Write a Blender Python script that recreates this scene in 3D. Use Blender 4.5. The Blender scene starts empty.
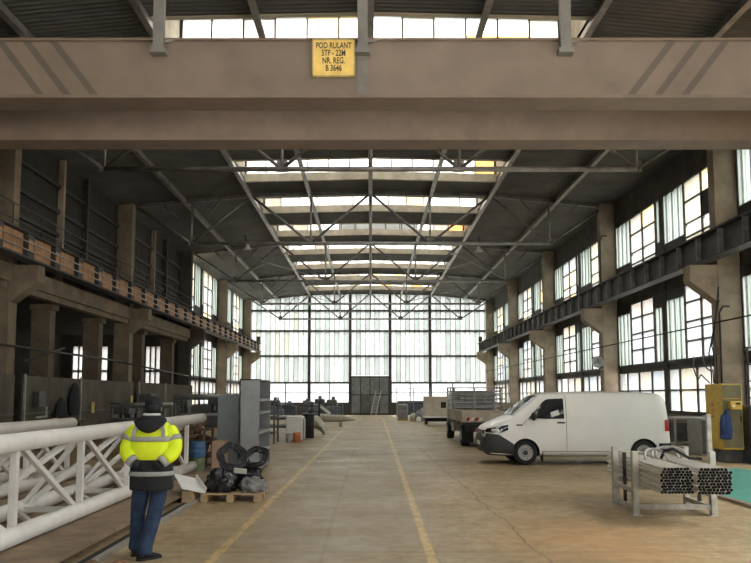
import bpy, bmesh, math, random
from mathutils import Vector, Matrix, noise
random.seed(7)
SC = bpy.context.scene
COL = SC.collection
PI = math.pi
V = Vector

# ------------------------------------------------------------------ materials
MATS = {}
def mat(name, col, rough=.65, metal=0.0, var=.18, scale=3.0, bump=0.0, col2=None, thr=(.35, .65), stretch=None, spec=.4):
    """principled surface whose colour wanders between two tones (wear, dust, rust)"""
    m = bpy.data.materials.new(name); m.use_nodes = True
    nt = m.node_tree; n = nt.nodes; l = nt.links
    p = n['Principled BSDF']
    p.inputs['Roughness'].default_value = rough
    p.inputs['Metallic'].default_value = metal
    p.inputs['Specular IOR Level'].default_value = spec
    tc = n.new('ShaderNodeTexCoord'); mp = n.new('ShaderNodeMapping')
    if stretch: mp.inputs['Scale'].default_value = stretch
    nz = n.new('ShaderNodeTexNoise'); nz.inputs['Scale'].default_value = scale; nz.inputs['Detail'].default_value = 5
    nz.inputs['Roughness'].default_value = .65
    rp = n.new('ShaderNodeValToRGB')
    a = tuple(c * (1 - var) for c in col); b = tuple(min(1, c * (1 + var)) for c in col)
    if col2: a, b = col2, col
    rp.color_ramp.elements[0].position, rp.color_ramp.elements[1].position = thr
    rp.color_ramp.elements[0].color = (*a, 1); rp.color_ramp.elements[1].color = (*b, 1)
    l.new(tc.outputs['Object'], mp.inputs['Vector']); l.new(mp.outputs[0], nz.inputs['Vector'])
    l.new(nz.outputs['Fac'], rp.inputs['Fac']); l.new(rp.outputs['Color'], p.inputs['Base Color'])
    if bump:
        bp = n.new('ShaderNodeBump'); bp.inputs['Strength'].default_value = bump; bp.inputs['Distance'].default_value = .03
        l.new(nz.outputs['Fac'], bp.inputs['Height']); l.new(bp.outputs[0], p.inputs['Normal'])
    MATS[name] = m
    return m

def glass(name, tint, clear=.5, amount=1.0, dirt=.12, scale=2.0):
    """daylight glazing: part see-through, part light-spreading, with dusty patches"""
    m = bpy.data.materials.new(name); m.use_nodes = True
    nt = m.node_tree; n = nt.nodes; l = nt.links
    n.remove(n['Principled BSDF']); out = n['Material Output']
    tc = n.new('ShaderNodeTexCoord'); nz = n.new('ShaderNodeTexNoise'); nz.inputs['Scale'].default_value = scale
    nz.inputs['Detail'].default_value = 4
    rp = n.new('ShaderNodeValToRGB')
    t = tuple(c * amount for c in tint)
    rp.color_ramp.elements[0].position = .35; rp.color_ramp.elements[1].position = .62
    rp.color_ramp.elements[0].color = (*[c * (1 - dirt) for c in t], 1); rp.color_ramp.elements[1].color = (*t, 1)
    l.new(tc.outputs['Object'], nz.inputs['Vector']); l.new(nz.outputs['Fac'], rp.inputs['Fac'])
    tr = n.new('ShaderNodeBsdfTransparent'); tl = n.new('ShaderNodeBsdfTranslucent'); mx = n.new('ShaderNodeMixShader')
    mx.inputs[0].default_value = clear
    l.new(rp.outputs[0], tr.inputs[0]); l.new(rp.outputs[0], tl.inputs[0])
    l.new(tl.outputs[0], mx.inputs[1]); l.new(tr.outputs[0], mx.inputs[2])
    l.new(mx.outputs[0], out.inputs[0])
    return m

# ------------------------------------------------------------------ mesh builder
class MB:
    def __init__(s, xf=None): s.v, s.f, s.m, s.sm, s.xf = [], [], [], [], xf
    def add(s, vs, fs, m=0, smooth=False):
        o = len(s.v)
        for p in vs:
            p = V(p)
            s.v.append(s.xf @ p if s.xf else p)
        for f in fs:
            s.f.append([i + o for i in f]); s.m.append(m); s.sm.append(smooth)
        return s
    def box(s, x0, x1, y0, y1, z0, z1, m=0):
        return s.add([(x0,y0,z0),(x1,y0,z0),(x1,y1,z0),(x0,y1,z0),(x0,y0,z1),(x1,y0,z1),(x1,y1,z1),(x0,y1,z1)],
              [(3,2,1,0),(4,5,6,7),(0,1,5,4),(1,2,6,5),(2,3,7,6),(3,0,4,7)], m)
    def rbox(s, x0, x1, y0, y1, z0, z1, r=.02, m=0):
        """box with chamfered edges"""
        bm = bmesh.new(); bmesh.ops.create_cube(bm, size=1)
        for q in bm.verts: q.co = V(((x0+x1)/2+q.co.x*(x1-x0), (y0+y1)/2+q.co.y*(y1-y0), (z0+z1)/2+q.co.z*(z1-z0)))
        bmesh.ops.bevel(bm, geom=bm.edges[:], offset=r, segments=2, affect='EDGES', profile=.5)
        return s.bm(bm, m)
    def bm(s, bm, m=0, smooth=False):
        bm.verts.index_update()
        s.add([q.co.copy() for q in bm.verts], [[q.index for q in f.verts] for f in bm.faces], m, smooth); bm.free()
        return s
    def bar(s, p0, p1, w, h, m=0, up=(0,0,1)):
        p0, p1 = V(p0), V(p1); d = (p1-p0).normalized(); up = V(up)
        if abs(d.dot(up)) > .98: up = V((0,1,0))
        a = d.cross(up).normalized()*w/2; b = a.cross(d).normalized()*h/2
        vs = [p0-a-b,p0+a-b,p0+a+b,p0-a+b,p1-a-b,p1+a-b,p1+a+b,p1-a+b]
        return s.add(vs, [(0,1,2,3),(7,6,5,4),(0,4,5,1),(1,5,6,2),(2,6,7,3),(3,7,4,0)], m)
    def tube(s, p0, p1, r, n=10, m=0, r1=None, caps=True, hollow=0):
        return s.path([p0, p1], [r, r if r1 is None else r1], n, m, caps=caps, hollow=hollow)
    def path(s, pts, r, n=8, m=0, closed=False, caps=True, hollow=0):
        pts = [V(p) for p in pts]; k = len(pts)
        rs = r if isinstance(r, (list, tuple)) else [r]*k
        vs = []; prev = None
        for i, p in enumerate(pts):
            if closed: d = pts[(i+1)%k]-pts[i-1]
            else: d = pts[min(i+1,k-1)]-pts[max(i-1,0)]
            d.normalize()
            if prev is None:
                u = V((0,0,1)) if abs(d.z) < .9 else V((0,1,0))
                a = d.cross(u).normalized()
            else:
                a = (prev - d*prev.dot(d)).normalized()
            prev = a; b = d.cross(a)
            for j in range(n):
                t = 2*PI*j/n; vs.append(p+(a*math.cos(t)+b*math.sin(t))*rs[i])
        fs = []
        for i in range(k if closed else k-1):
            for j in range(n):
                fs.append((i*n+j, i*n+(j+1)%n, ((i+1)%k)*n+(j+1)%n, ((i+1)%k)*n+j))
        s.add(vs, fs, m, True)
        if caps and not closed:
            for ring, c, rev in ((vs[:n], pts[0], True), (vs[-n:], pts[-1], False)):
                if hollow:
                    inn = [c+(q-c)*hollow for q in ring]; dep = (pts[1]-pts[0]).normalized()*(.25*rs[0] + .08)*(1 if rev else -1)
                    s.add(ring+inn, [(j,(j+1)%n,n+(j+1)%n,n+j)[::(-1 if rev else 1)] for j in range(n)], m if hollow > .88 else m+2)
                    s.add(inn+[q+dep for q in inn], [(j,(j+1)%n,n+(j+1)%n,n+j)[::(-1 if rev else 1)] for j in range(n)]+[tuple(range(n,2*n))], m+1)
                else:
                    s.add(ring, [tuple(range(n))[::(-1 if rev else 1)]], m)
        return s
    def lathe(s, prof, c=(0,0,0), axis='z', n=16, m=0, smooth=True, mats=None):
        c = V(c); vs = []; k = len(prof)
        for r, h in prof:
            for j in range(n):
                t = 2*PI*j/n; a, b = r*math.cos(t), r*math.sin(t)
                vs.append(c+V({'z':(a,b,h),'y':(b,h,a),'x':(h,a,b)}[axis]))
        for i in range(k-1):
            s.add(vs[i*n:(i+2)*n], [(j,(j+1)%n,n+(j+1)%n,n+j) for j in range(n)], mats[i] if mats else m, smooth)
        s.add(vs[:n], [tuple(range(n))[::-1]], mats[0] if mats else m); s.add(vs[-n:], [tuple(range(n))], mats[-1] if mats else m)
        return s
    def prism(s, poly, axis, a, b, m=0):
        n = len(poly)
        def P(q, h): return {'x':(h,q[0],q[1]),'y':(q[0],h,q[1]),'z':(q[0],q[1],h)}[axis]
        vs = [P(q,a) for q in poly]+[P(q,b) for q in poly]
        return s.add(vs, [tuple(range(n))[::-1], tuple(range(n,2*n))]+[(j,(j+1)%n,n+(j+1)%n,n+j) for j in range(n)], m)
    def quad(s, a, b, c, d, m=0): return s.add([a,b,c,d], [(0,1,2,3)], m)
    def loft(s, rings, m=0, smooth=True, caps=True, mf=None):
        n = len(rings[0])
        vs = [p for r in rings for p in r]
        for i in range(len(rings)-1):
            for j in range(n):
                s.add([rings[i][j],rings[i][(j+1)%n],rings[i+1][(j+1)%n],rings[i+1][j]], [(0,1,2,3)], mf(i,j) if mf else m, smooth)
        if caps:
            s.add(rings[0], [tuple(range(n))[::-1]], mf(0,0) if mf else m); s.add(rings[-1], [tuple(range(n))], mf(len(rings)-2,0) if mf else m)
        return s
    def lump(s, c, size, seed=0, amp=.25, freq=2.2, sub=3, m=0, flat=True, smooth=True):
        bm = bmesh.new(); bmesh.ops.create_icosphere(bm, subdivisions=sub, radius=1)
        for q in bm.verts:
            d = q.co.normalized(); h = 1+amp*noise.noise(d*freq+V((seed*3.1, seed*1.7, seed)))+amp*.5*noise.noise(d*freq*2.6+V((seed,0,9)))
            q.co = V((d.x*size[0]*h, d.y*size[1]*h, d.z*size[2]*h))
            if flat and q.co.z < -size[2]*.55: q.co.z = -size[2]*.55
            q.co += V(c)
        return s.bm(bm, m, smooth)
    def build(s, name, mats, parent=None, loc=None, weld=True, sharp=None):
        me = bpy.data.meshes.new(name)
        o = W[parent.name] if parent is not None else V(loc if loc is not None else (0,0,0))
        me.from_pydata([tuple(q-o) for q in s.v], [], s.f)
        for mm in (mats if isinstance(mats,(list,tuple)) else [mats]): me.materials.append(mm)
        me.polygons.foreach_set('material_index', s.m); me.polygons.foreach_set('use_smooth', s.sm)
        if weld:
            bm = bmesh.new(); bm.from_mesh(me); bmesh.ops.remove_doubles(bm, verts=bm.verts[:], dist=1e-5); bm.to_mesh(me); bm.free()
        me.update()
        if sharp is not None: me.set_sharp_from_angle(angle=math.radians(sharp))
        ob = bpy.data.objects.new(name, me); COL.objects.link(ob)
        if parent is not None: ob.parent = parent
        else: ob.location = o
        W[ob.name] = o
        return ob
W = {}
def tag(o, label, cat, group=None):
    o['label'] = label; o['category'] = cat
    if group: o['group'] = group
    return o
def struct(o): o['kind'] = 'structure'; return o
def thing(name, label, cat, loc, group=None):
    o = bpy.data.objects.new(name, None); COL.objects.link(o); o.location = loc; o.empty_display_size = .2
    W[o.name] = V(loc)
    return tag(o, label, cat, group)
def skin_mesh(name, joints, edges, m, parent, levels=2, root=0):
    """grow one continuous surface over a chain of joints: joints = [(x,y,z,r or (rx,ry))]"""
    me = bpy.data.meshes.new(name); o = W[parent.name]
    me.from_pydata([tuple(V(j[:3])-o) for j in joints], edges, [])
    ob = bpy.data.objects.new(name, me); COL.objects.link(ob)
    sk = ob.modifiers.new('s', 'SKIN'); sk.use_smooth_shade = True
    ss = ob.modifiers.new('u', 'SUBSURF'); ss.levels = ss.render_levels = levels
    if not me.skin_vertices: me.skin_vertices_add() if hasattr(me,'skin_vertices_add') else None
    for i, j in enumerate(joints):
        r = j[3]; sv = me.skin_vertices[0].data[i]
        sv.radius = r if isinstance(r,(tuple,list)) else (r, r); sv.use_root = (i == root)
    dg = bpy.context.evaluated_depsgraph_get(); dg.update()
    new = bpy.data.meshes.new_from_object(ob.evaluated_get(dg))
    bpy.data.objects.remove(ob)
    new.name = name
    new.materials.clear(); new.materials.append(m)
    for p in new.polygons: p.use_smooth = True
    r = bpy.data.objects.new(name, new); COL.objects.link(r); r.parent = parent; W[r.name] = o
    return r
def ell(cx, cy, z, a, b, n=20, sq=1.0):
    out = []
    for j in range(n):
        t = 2*PI*j/n; c, q = math.cos(t), math.sin(t)
        out.append((cx+a*math.copysign(abs(c)**sq, c), cy+b*math.copysign(abs(q)**sq, q), z))
    return out

# ------------------------------------------------------------------ palette
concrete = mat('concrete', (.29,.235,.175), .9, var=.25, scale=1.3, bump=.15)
concrete_shaded = mat('shaded_concrete', (.19,.15,.105), .9, var=.3, scale=1.1, bump=.15)  # darker copy of the concrete, left-side shade put into the colour
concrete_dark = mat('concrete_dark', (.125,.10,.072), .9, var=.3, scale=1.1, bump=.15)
curb_m = mat('curb_concrete', (.50,.44,.34), .9, var=.2, scale=1.5)
steel_dark = mat('steel_dark', (.045,.043,.042), .6, .3, var=.3, scale=4)
steel_frame = mat('window_steel', (.05,.047,.045), .6, .2, var=.3, scale=5)
truss_m = mat('truss_paint', (.15,.145,.14), .5, .4, var=.3, scale=3)
bright_steel = mat('purlin_steel', (.26,.25,.24), .45, .5, var=.3, scale=2)
rust_plate = mat('rust_plate', (.36,.20,.10), .85, var=.25, scale=3)
crane_m = mat('crane_paint', (.20,.15,.115), .7, var=.12, scale=1.2)
black = mat('black_rubber', (.018,.018,.018), .75, var=.3, scale=6)
black_gloss = mat('black_plastic', (.02,.02,.022), .3, var=.25, scale=6)
grey_cab = mat('cabinet_grey', (.30,.315,.32), .5, .2, var=.12, scale=1.5)
grey_cab_d = mat('cabinet_blue_grey', (.22,.245,.255), .5, .2, var=.12, scale=1.5)
white_paint = mat('white_primer', (.76,.75,.71), .45, var=.08, scale=2, spec=.3)
van_white = mat('van_white', (.88,.865,.82), .25, var=.03, scale=1, spec=.5)
galv = mat('galvanised', (.42,.41,.39), .45, .6, var=.2, scale=5)
pale_post = mat('worn_white_post', (.46,.44,.39), .7, var=.25, scale=6)
wood = mat('pallet_wood', (.42,.30,.18), .85, var=.25, scale=6, stretch=(1,6,6))
brown_plate = mat('brown_plate', (.24,.175,.115), .8, var=.25, scale=2.5)
sheet_olive = mat('partition_sheet', (.135,.125,.10), .7, .2, var=.3, scale=1.2, stretch=(1,1,.4))
wall_left_dark = mat('near_black_wall', (.030,.030,.026), .9, var=.3, scale=1.2)  # near-black version of the wall colour for the left wall
wall_dark = mat('sooty_wall', (.075,.07,.062), .9, var=.3, scale=1.2)
wall_brown = mat('sill_wall', (.20,.165,.125), .9, var=.25, scale=1)
dark_glass = mat('dark_glass', (.012,.014,.016), .06, var=.1, spec=.8)
hi_vis = mat('hi_vis_yellow', (.80,.98,.02), .6, var=.06, scale=12)
reflect_m = mat('reflective_grey', (.36,.37,.35), .45, var=.1, scale=10)
cloth_black = mat('black_cloth', (.016,.017,.02), .85, var=.3, scale=10)
denim = mat('blue_denim', (.020,.038,.080), .85, var=.3, scale=9)
skin_m = mat('skin', (.55,.33,.23), .55, var=.06)
white_cloth = mat('white_cloth', (.7,.7,.68), .8, var=.06)
sign_yellow = mat('sign_yellow', (.86,.60,.17), .6, var=.12, scale=3)
cab_yellow = mat('machine_yellow', (.62,.42,.07), .55, var=.16, scale=2.5)
olive = mat('olive_enamel', (.17,.16,.09), .55, var=.2, scale=3)
machine_grey = mat('machine_grey', (.10,.105,.105), .6, .2, var=.35, scale=4)
machine_blue = mat('machine_blue_grey', (.10,.12,.14), .6, .2, var=.35, scale=4)
teal = mat('teal_sheet', (.07,.31,.25), .6, var=.12, scale=1.5)
blue_m = mat('blue_barrel', (.05,.12,.24), .5, var=.3, scale=5)
green_m = mat('green_drum', (.12,.17,.08), .6, var=.3, scale=5)
cloth_blue = mat('blue_workwear', (.03,.06,.17), .85, var=.2, scale=8)
red_m = mat('red_lens', (.42,.02,.02), .25, var=.1)
white_gloss = mat('white_gloss', (.75,.75,.73), .35, var=.05)
rust_scrap = mat('rusty_scrap', (.17,.095,.055), .85, var=.5, scale=8, bump=.3)
tarp = mat('pale_tarp', (.50,.48,.40), .7, var=.15, scale=4)
beige_board = mat('beige_board', (.52,.47,.38), .7, var=.15, scale=3)
grey_board = mat('grey_board', (.36,.38,.37), .6, var=.15, scale=3)
plastic_bag = mat('black_bag', (.02,.02,.022), .16, var=.3, scale=6)
plastic_film = mat('grey_film', (.20,.20,.195), .3, var=.35, scale=6)
orange_m = mat('orange_print', (.55,.17,.06), .6, var=.3, scale=10)
cardboard = mat('cardboard', (.45,.30,.20), .85, var=.12, scale=4)
tube_steel = mat('tube_steel', (.60,.58,.52), .45, .3, var=.2, scale=4)
tube_end = mat('tube_end', (.13,.13,.125), .6, .3)
tube_bore = mat('tube_bore', (.03,.03,.03), .8)
roof_m = mat('roof_deck', (.085,.086,.082), .85, var=.25, scale=.6)
gate_m = mat('gate_paint', (.17,.19,.19), .7, var=.25, scale=1.5)
amber_tag = mat('amber_tag', (.55,.42,.12), .6, var=.2, scale=8)

PA = .30
G_white = glass('pane_white', (.86,.88,.89), .45, PA)
G_cream = glass('pane_cream', (.93,.87,.70), .45, PA)
G_blue = glass('pane_pale_blue', (.74,.81,.87), .45, PA)
G_pink = glass('pane_pink', (.88,.81,.74), .45, PA)
G_amber = glass('pane_amber', (.85,.42,.13), .2, .6)
G_clear = glass('pane_clear', (.95,.97,.98), .92)
G_yellow = glass('pane_yellow', (.95,.80,.42), .4, .6)
G_roof = glass('rooflight_glass', (.92,.93,.92), .35, .9)
PANES = [G_white, G_cream, G_blue, G_pink, G_amber, G_clear, G_yellow, G_roof]
U1 = glass('channel_green', (.150,.170,.161), .45, scale=.8)
U2 = glass('channel_white', (.235,.250,.246), .45, scale=.8)
U3 = glass('channel_grey', (.138,.156,.149), .45, scale=.8)
U4 = glass('channel_olive', (.168,.170,.147), .45, scale=.8)
CHAN = [U1, U2, U3, U4]
CHAN_S = [glass('side_channel_green', (.195,.22,.208), .4, scale=.8), glass('side_channel_white', (.235,.255,.245), .4, scale=.8), glass('side_channel_grey', (.175,.20,.19), .4, scale=.8)]
SKY = 33
EXPOSURE = 0.25
# ------------------------------------------------------------------ world, camera
w = bpy.data.worlds.new('overcast'); SC.world = w; w.use_nodes = True
nt = w.node_tree; n = nt.nodes; l = nt.links
bg = n['Background']; tc = n.new('ShaderNodeTexCoord'); sx = n.new('ShaderNodeSeparateXYZ'); rp = n.new('ShaderNodeValToRGB')
l.new(tc.outputs['Generated'], sx.inputs[0]); l.new(sx.outputs['Z'], rp.inputs['Fac'])
cr = rp.color_ramp
cr.elements[0].position = 0.0; cr.elements[0].color = (.038,.039,.04,1)
cr.elements[1].position = .85; cr.elements[1].color = (1.0,.975,.92,1)
for pp, c in ((.25,(.044,.045,.0455,1)),(.45,(.26,.26,.255,1))):
    e = cr.elements.new(pp); e.color = c
l.new(rp.outputs[0], bg.inputs[0]); bg.inputs[1].default_value = SKY

cam = bpy.data.cameras.new('camera'); co = bpy.data.objects.new('camera', cam); COL.objects.link(co)
co.location = (0,0,1.8); co.rotation_euler = (PI/2+math.atan(.09),0,0)
cam.sensor_width = 36; cam.lens = 760*36/751; cam.shift_x = (375.5-370.5)/751; cam.shift_y = (327.6-281.5)/751
cam.clip_end = 500; SC.camera = co
vs = SC.view_settings; vs.view_transform = 'Standard'; vs.look = 'None'; vs.gamma = 1; vs.exposure = EXPOSURE
try: vs.use_curve_mapping = False
except Exception: pass

# ------------------------------------------------------------------ floor
def floor_material():
    m = bpy.data.materials.new('worn_concrete_floor'); m.use_nodes = True
    nt = m.node_tree; n = nt.nodes; l = nt.links; p = n['Principled BSDF']
    tc = n.new('ShaderNodeTexCoord'); sep = n.new('ShaderNodeSeparateXYZ'); l.new(tc.outputs['Object'], sep.inputs[0])
    X, Y = sep.outputs['X'], sep.outputs['Y']
    def mth(op, a, b=None, c=None):
        q = n.new('ShaderNodeMath'); q.operation = op
        for i, v in enumerate((a,b,c)):
            if v is None: continue
            if isinstance(v,(int,float)): q.inputs[i].default_value = v
            else: l.new(v, q.inputs[i])
        return q.outputs[0]
    def nz(scale, detail=5, stretch=(1,1,1), rough=.6):
        mp = n.new('ShaderNodeMapping'); mp.inputs['Scale'].default_value = stretch; l.new(tc.outputs['Object'], mp.inputs[0])
        q = n.new('ShaderNodeTexNoise'); q.inputs['Scale'].default_value = scale; q.inputs['Detail'].default_value = detail
        q.inputs['Roughness'].default_value = rough; l.new(mp.outputs[0], q.inputs['Vector']); return q.outputs['Fac']
    def ramp(f, stops):
        q = n.new('ShaderNodeValToRGB'); l.new(f, q.inputs[0]); e = q.color_ramp.elements
        for i, (pp, c) in enumerate(stops):
            if i < 2: e[i].position = pp; e[i].color = (*c,1)
            else: t = e.new(pp); t.color = (*c,1)
        return q.outputs[0]
    def mix(f, a, b):
        q = n.new('ShaderNodeMix'); q.data_type = 'RGBA'
        if isinstance(f,(int,float)): q.inputs[0].default_value = f
        else: l.new(f, q.inputs[0])
        for s, v in ((q.inputs[6],a),(q.inputs[7],b)):
            if isinstance(v, tuple): s.default_value = (*v,1)
            else: l.new(v, s)
        return q.outputs[2]
    def step(f, a, b):
        q = n.new('ShaderNodeMapRange'); q.inputs['From Min'].default_value = a; q.inputs['From Max'].default_value = b; l.new(f, q.inputs[0]); return q.outputs[0]
    base = ramp(nz(.35, 6), [(.3,(.33,.24,.135)),(.7,(.47,.365,.225)),(.5,(.40,.305,.18))])
    fine = ramp(nz(5, 6, rough=.7), [(.25,(.55,.55,.55)),(.75,(1.3,1.3,1.3))])
    mu = n.new('ShaderNodeMix'); mu.data_type = 'RGBA'; mu.blend_type = 'MULTIPLY'; mu.inputs[0].default_value = 1
    l.new(base, mu.inputs[6]); l.new(fine, mu.inputs[7]); col = mu.outputs[2]
    # long dark oil streaks across the lane, pale scuffs, one rust-orange patch
    col = mix(mth('MULTIPLY', step(nz(.55, 5, (.8,1.2,1)), .50, .72), .5), col, (.20,.15,.095))
    col = mix(mth('MULTIPLY', step(nz(1.3, 6, (.8,1.5,1)), .60, .76), .3), col, (.52,.43,.31))
    lane = mth('MULTIPLY', step(mth('ABSOLUTE', mth('ADD', X, .45)), 2.0, .8), step(Y, 30, 12))
    col = mix(mth('MULTIPLY', lane, mth('MULTIPLY_ADD', nz(.7, 5), .5, .22)), col, (.22,.185,.135))
    dx = mth('SUBTRACT', X, 2.9); dy = mth('SUBTRACT', Y, 9.6)
    d = mth('SQRT', mth('ADD', mth('MULTIPLY', dx, dx), mth('MULTIPLY', mth('MULTIPLY', dy, dy), .35)))
    rust = mth('MULTIPLY', step(mth('ADD', d, mth('MULTIPLY', nz(1.1), 2.2)), 2.6, 1.0), .55)
    col = mix(rust, col, (.52,.27,.11))
    # slab joints and a crack
    wob = mth('MULTIPLY', mth('SUBTRACT', nz(.8, 4), .5), .35)
    crack = mth('ABSOLUTE', mth('SUBTRACT', X, mth('ADD', mth('MULTIPLY_ADD', Y, -.016, 2.12), wob)))
    col = mix(mth('MULTIPLY', step(crack, .022, .006), .55), col, (.09,.065,.045))
    jy = mth('ABSOLUTE', mth('SUBTRACT', mth('FRACT', mth('DIVIDE', Y, 6.0)), .5))
    col = mix(mth('MULTIPLY', step(jy, .006, .002), .45), col, (.12,.09,.06))
    jx = mth('ABSOLUTE', mth('SUBTRACT', X, -.55))
    col = mix(mth('MULTIPLY', step(jx, .03, .012), .25), col, (.14,.10,.07))
    # worn yellow lane lines
    wear = step(nz(7, 5, (1,.5,1), .7), .36, .56)
    for a, b, y0, y1 in ((-1.82, .0079, 2, 46), (.63, .006, 8.25, 62)):
        dd = mth('ABSOLUTE', mth('SUBTRACT', X, mth('MULTIPLY_ADD', Y, b, a)))
        k = mth('MULTIPLY', step(dd, .062, .045), mth('MULTIPLY', mth('GREATER_THAN', Y, y0), mth('LESS_THAN', Y, y1)))
        col = mix(mth('MULTIPLY', mth('MULTIPLY', k, wear), .62), col, (.70,.48,.18))
    k = mth('MULTIPLY', step(mth('ABSOLUTE', mth('SUBTRACT', mth('SUBTRACT', Y, 22.2), mth('MULTIPLY', X, .8))), .14, .08), mth('LESS_THAN', mth('ABSOLUTE', mth('ADD', X, .95)), .5))
    col = mix(mth('MULTIPLY', mth('MULTIPLY', k, wear), .8), col, (.6,.54,.42))
    l.new(col, p.inputs['Base Color'])
    l.new(step(nz(.9, 4), -.2, 1.4), p.inputs['Roughness']); p.inputs['Specular IOR Level'].default_value = .08
    bp = n.new('ShaderNodeBump'); bp.inputs['Strength'].default_value = .12; bp.inputs['Distance'].default_value = .02
    l.new(nz(9, 5), bp.inputs['Height']); l.new(bp.outputs[0], p.inputs['Normal'])
    return m
fm = floor_material()
b = MB(); b.box(-19.6,12.1,-14,73,-.3,0); struct(b.build('floor', fm))
ground_m = mat('yard', (.32,.31,.29), .9)
b = MB(); b.box(-120,120,-120,200,-.5,-.31); struct(b.build('ground', ground_m))

# ------------------------------------------------------------------ roof and rooflights
def zr(x):
    x = abs(x); return 11.70-.022*x if x < 5.75 else 11.5735-.10*(x-5.75)
def roof_deck_material():
    m = roof_m; nt = m.node_tree; n = nt.nodes; l = nt.links
    tc = n.new('ShaderNodeTexCoord'); wv = n.new('ShaderNodeTexWave'); wv.bands_direction = 'Y'; wv.inputs['Scale'].default_value = 1.6
    l.new(tc.outputs['Object'], wv.inputs['Vector'])
    bp = n.new('ShaderNodeBump'); bp.inputs['Strength'].default_value = .8; bp.inputs['Distance'].default_value = .06
    l.new(wv.outputs['Fac'], bp.inputs['Height']); l.new(bp.outputs[0], n['Principled BSDF'].inputs['Normal'])
roof_deck_material()
LX = 5.75
LANT = [22+6*k for k in range(-5, 9)]
LO = 3.0
def band(x0, x1, za, zb):
    xs = [x0] + [q for q in (-5.75, 0.0, 5.75) if x0 < q < x1] + [x1]
    return [(x, zr(x)+za) for x in xs] + [(x, zr(x)+zb) for x in reversed(xs)]
b = MB()
for s in (-1, 1):
    xs = sorted((s*LX, s*12.35)); b.prism(band(xs[0], xs[1], 0, .18), 'y', -14, 73)
prev = -14
for L in LANT:
    b.prism(band(-LX, LX, 0, .18), 'y', prev, L-LO); prev = L
b.prism(band(-LX, LX, 0, .18), 'y', prev, 73)
ceiling = struct(b.build('ceiling', roof_m))
wn = [0]
def wname():
    wn[0] += 1; return 'window_%d' % wn[0]
lantern_roof = mat('lantern_roof', (.30,.32,.33), .8, var=.15, scale=.8)
for i, L in enumerate(LANT):
    b = MB()
    b.prism(band(-LX, LX, -.02, .34), 'y', L-.03, L+.14); b.prism(band(-LX, LX, -.02, .34), 'y', L-LO-.14, L-LO+.03)
    for s in (-1, 1):
        xs = sorted((s*LX, s*(LX+.14))); b.prism(band(xs[0], xs[1], 0, 1.74), 'y', L-LO-.14, L+.14)
    b.build('rooflight_curb', curb_m, ceiling)
    b = MB(); b.prism(band(-LX-.14, LX+.14, 1.62, 1.74), 'y', L-LO-.3, L+.3); b.build('rooflight_cover', lantern_roof, ceiling)
    if L < 4: ny = ()
    fr, pn = MB(), MB()
    for y in (L+.05, L-LO-.05):
        for j in range(13):
            x = -LX + j*2*LX/12
            if j in (0, 6, 12): fr.box(x-.09, x+.09, y-.05, y+.05, zr(x)+.34, zr(x)+1.62)
            else: fr.bar((x, y, zr(x)+.34), (x, y, zr(x)+1.62), .05, .06)
            if j < 12:
                x1 = x + 2*LX/12; r = random.random(); k = 7
                if y > L: k = 6 if r < .10 else (3 if r < .14 else (1 if r < .2 else 7))
                if k == 6 and r < .06:
                    pn.quad((x,y,zr(x)+.34),(x1,y,zr(x1)+.34),(x1,y,zr(x1)+1.0),(x,y,zr(x)+1.0),4); pn.quad((x,y,zr(x)+1.0),(x1,y,zr(x1)+1.0),(x1,y,zr(x1)+1.62),(x,y,zr(x)+1.62),7)
                elif not (L in (46,) and y > L and 3 < j < 9): pn.quad((x,y,zr(x)+.34),(x1,y,zr(x1)+.34),(x1,y,zr(x1)+1.62),(x,y,zr(x)+1.62),k)
    f = struct(fr.build(wname(), steel_frame, None, (0, L, 12))); pn.build('pane', PANES, f)
# longitudinal purlins and far-side posts of the rooflights
for x in (-8.9, -LX, -2.9, 0, 2.9, LX, 8.9):
    b = MB(); z = zr(x)-.12
    b.box(x-.035, x+.035, -14, 72.6, z-.13, z+.1); b.box(x-.09, x+.09, -14, 72.6, z-.16, z-.13)
    b.build('purlin', bright_steel, ceiling)

# ------------------------------------------------------------------ roof trusses
ordw = ['crane-side', 'first', 'second', 'third', 'fourth', 'fifth']
def truss(y, label):
    t = thing('roof_truss', label, 'roof truss', (0, y, 9.1), 'roof trusses across the hall')
    zb = 9.1; N = [-8.6, -2.87, 2.87, 8.6]; T = [-11.3, -LX, 0, LX, 11.3]
    b = MB(); b.tube((-8.6,y,zb), (8.6,y,zb), .085, 10); b.build('bottom_chord', bright_steel, t)
    b = MB()
    for p, q in zip(T[:-1], T[1:]): b.bar((p,y,zr(p)-.12), (q,y,zr(q)-.12), .14, .16)
    b.build('top_chord', truss_m, t)
    zt = lambda x: zr(x)-.14
    pairs = [(T[0],N[0]),(T[1],N[0]),(T[1],N[1]),(T[2],N[1]),(T[2],N[2]),(T[3],N[2]),(T[3],N[3]),(T[4],N[3])]
    for p, q in pairs:
        b = MB(); b.tube((p,y,zt(p)), (q,y,zb), .06, 8); b.build('diagonal', truss_m, t)
    for q in N+[0]:
        b = MB(); b.tube((q,y,zb), (q,y,zt(q)), .05, 8); b.build('vertical', bright_steel, t)
    for q in N:
        b = MB(); b.box(q-.16, q+.16, y-.02, y+.02, zb-.1, zb+.28); b.build('gusset_plate', truss_m, t)
    for q in (N[0], N[3]):
        for s in (-1, 1):
            b = MB(); m_ = q+s*1.4; b.tube((m_,y,zt(m_)), (q+s*.7,y,zb+1.25), .04, 6); b.build('strut', truss_m, t)
truss(12, 'tubular steel roof truss on the camera side of the orange-brown crane')
truss(24, 'nearest tubular roof truss showing below the crane girders')
truss(36, 'second tubular roof truss counted from the crane')
truss(48, 'third tubular roof truss counted from the crane')
truss(60, 'fourth tubular roof truss counted from the crane, last but one before the end wall')
truss(72, 'zigzag roof truss standing right against the glazed end wall')
b = MB()
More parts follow.
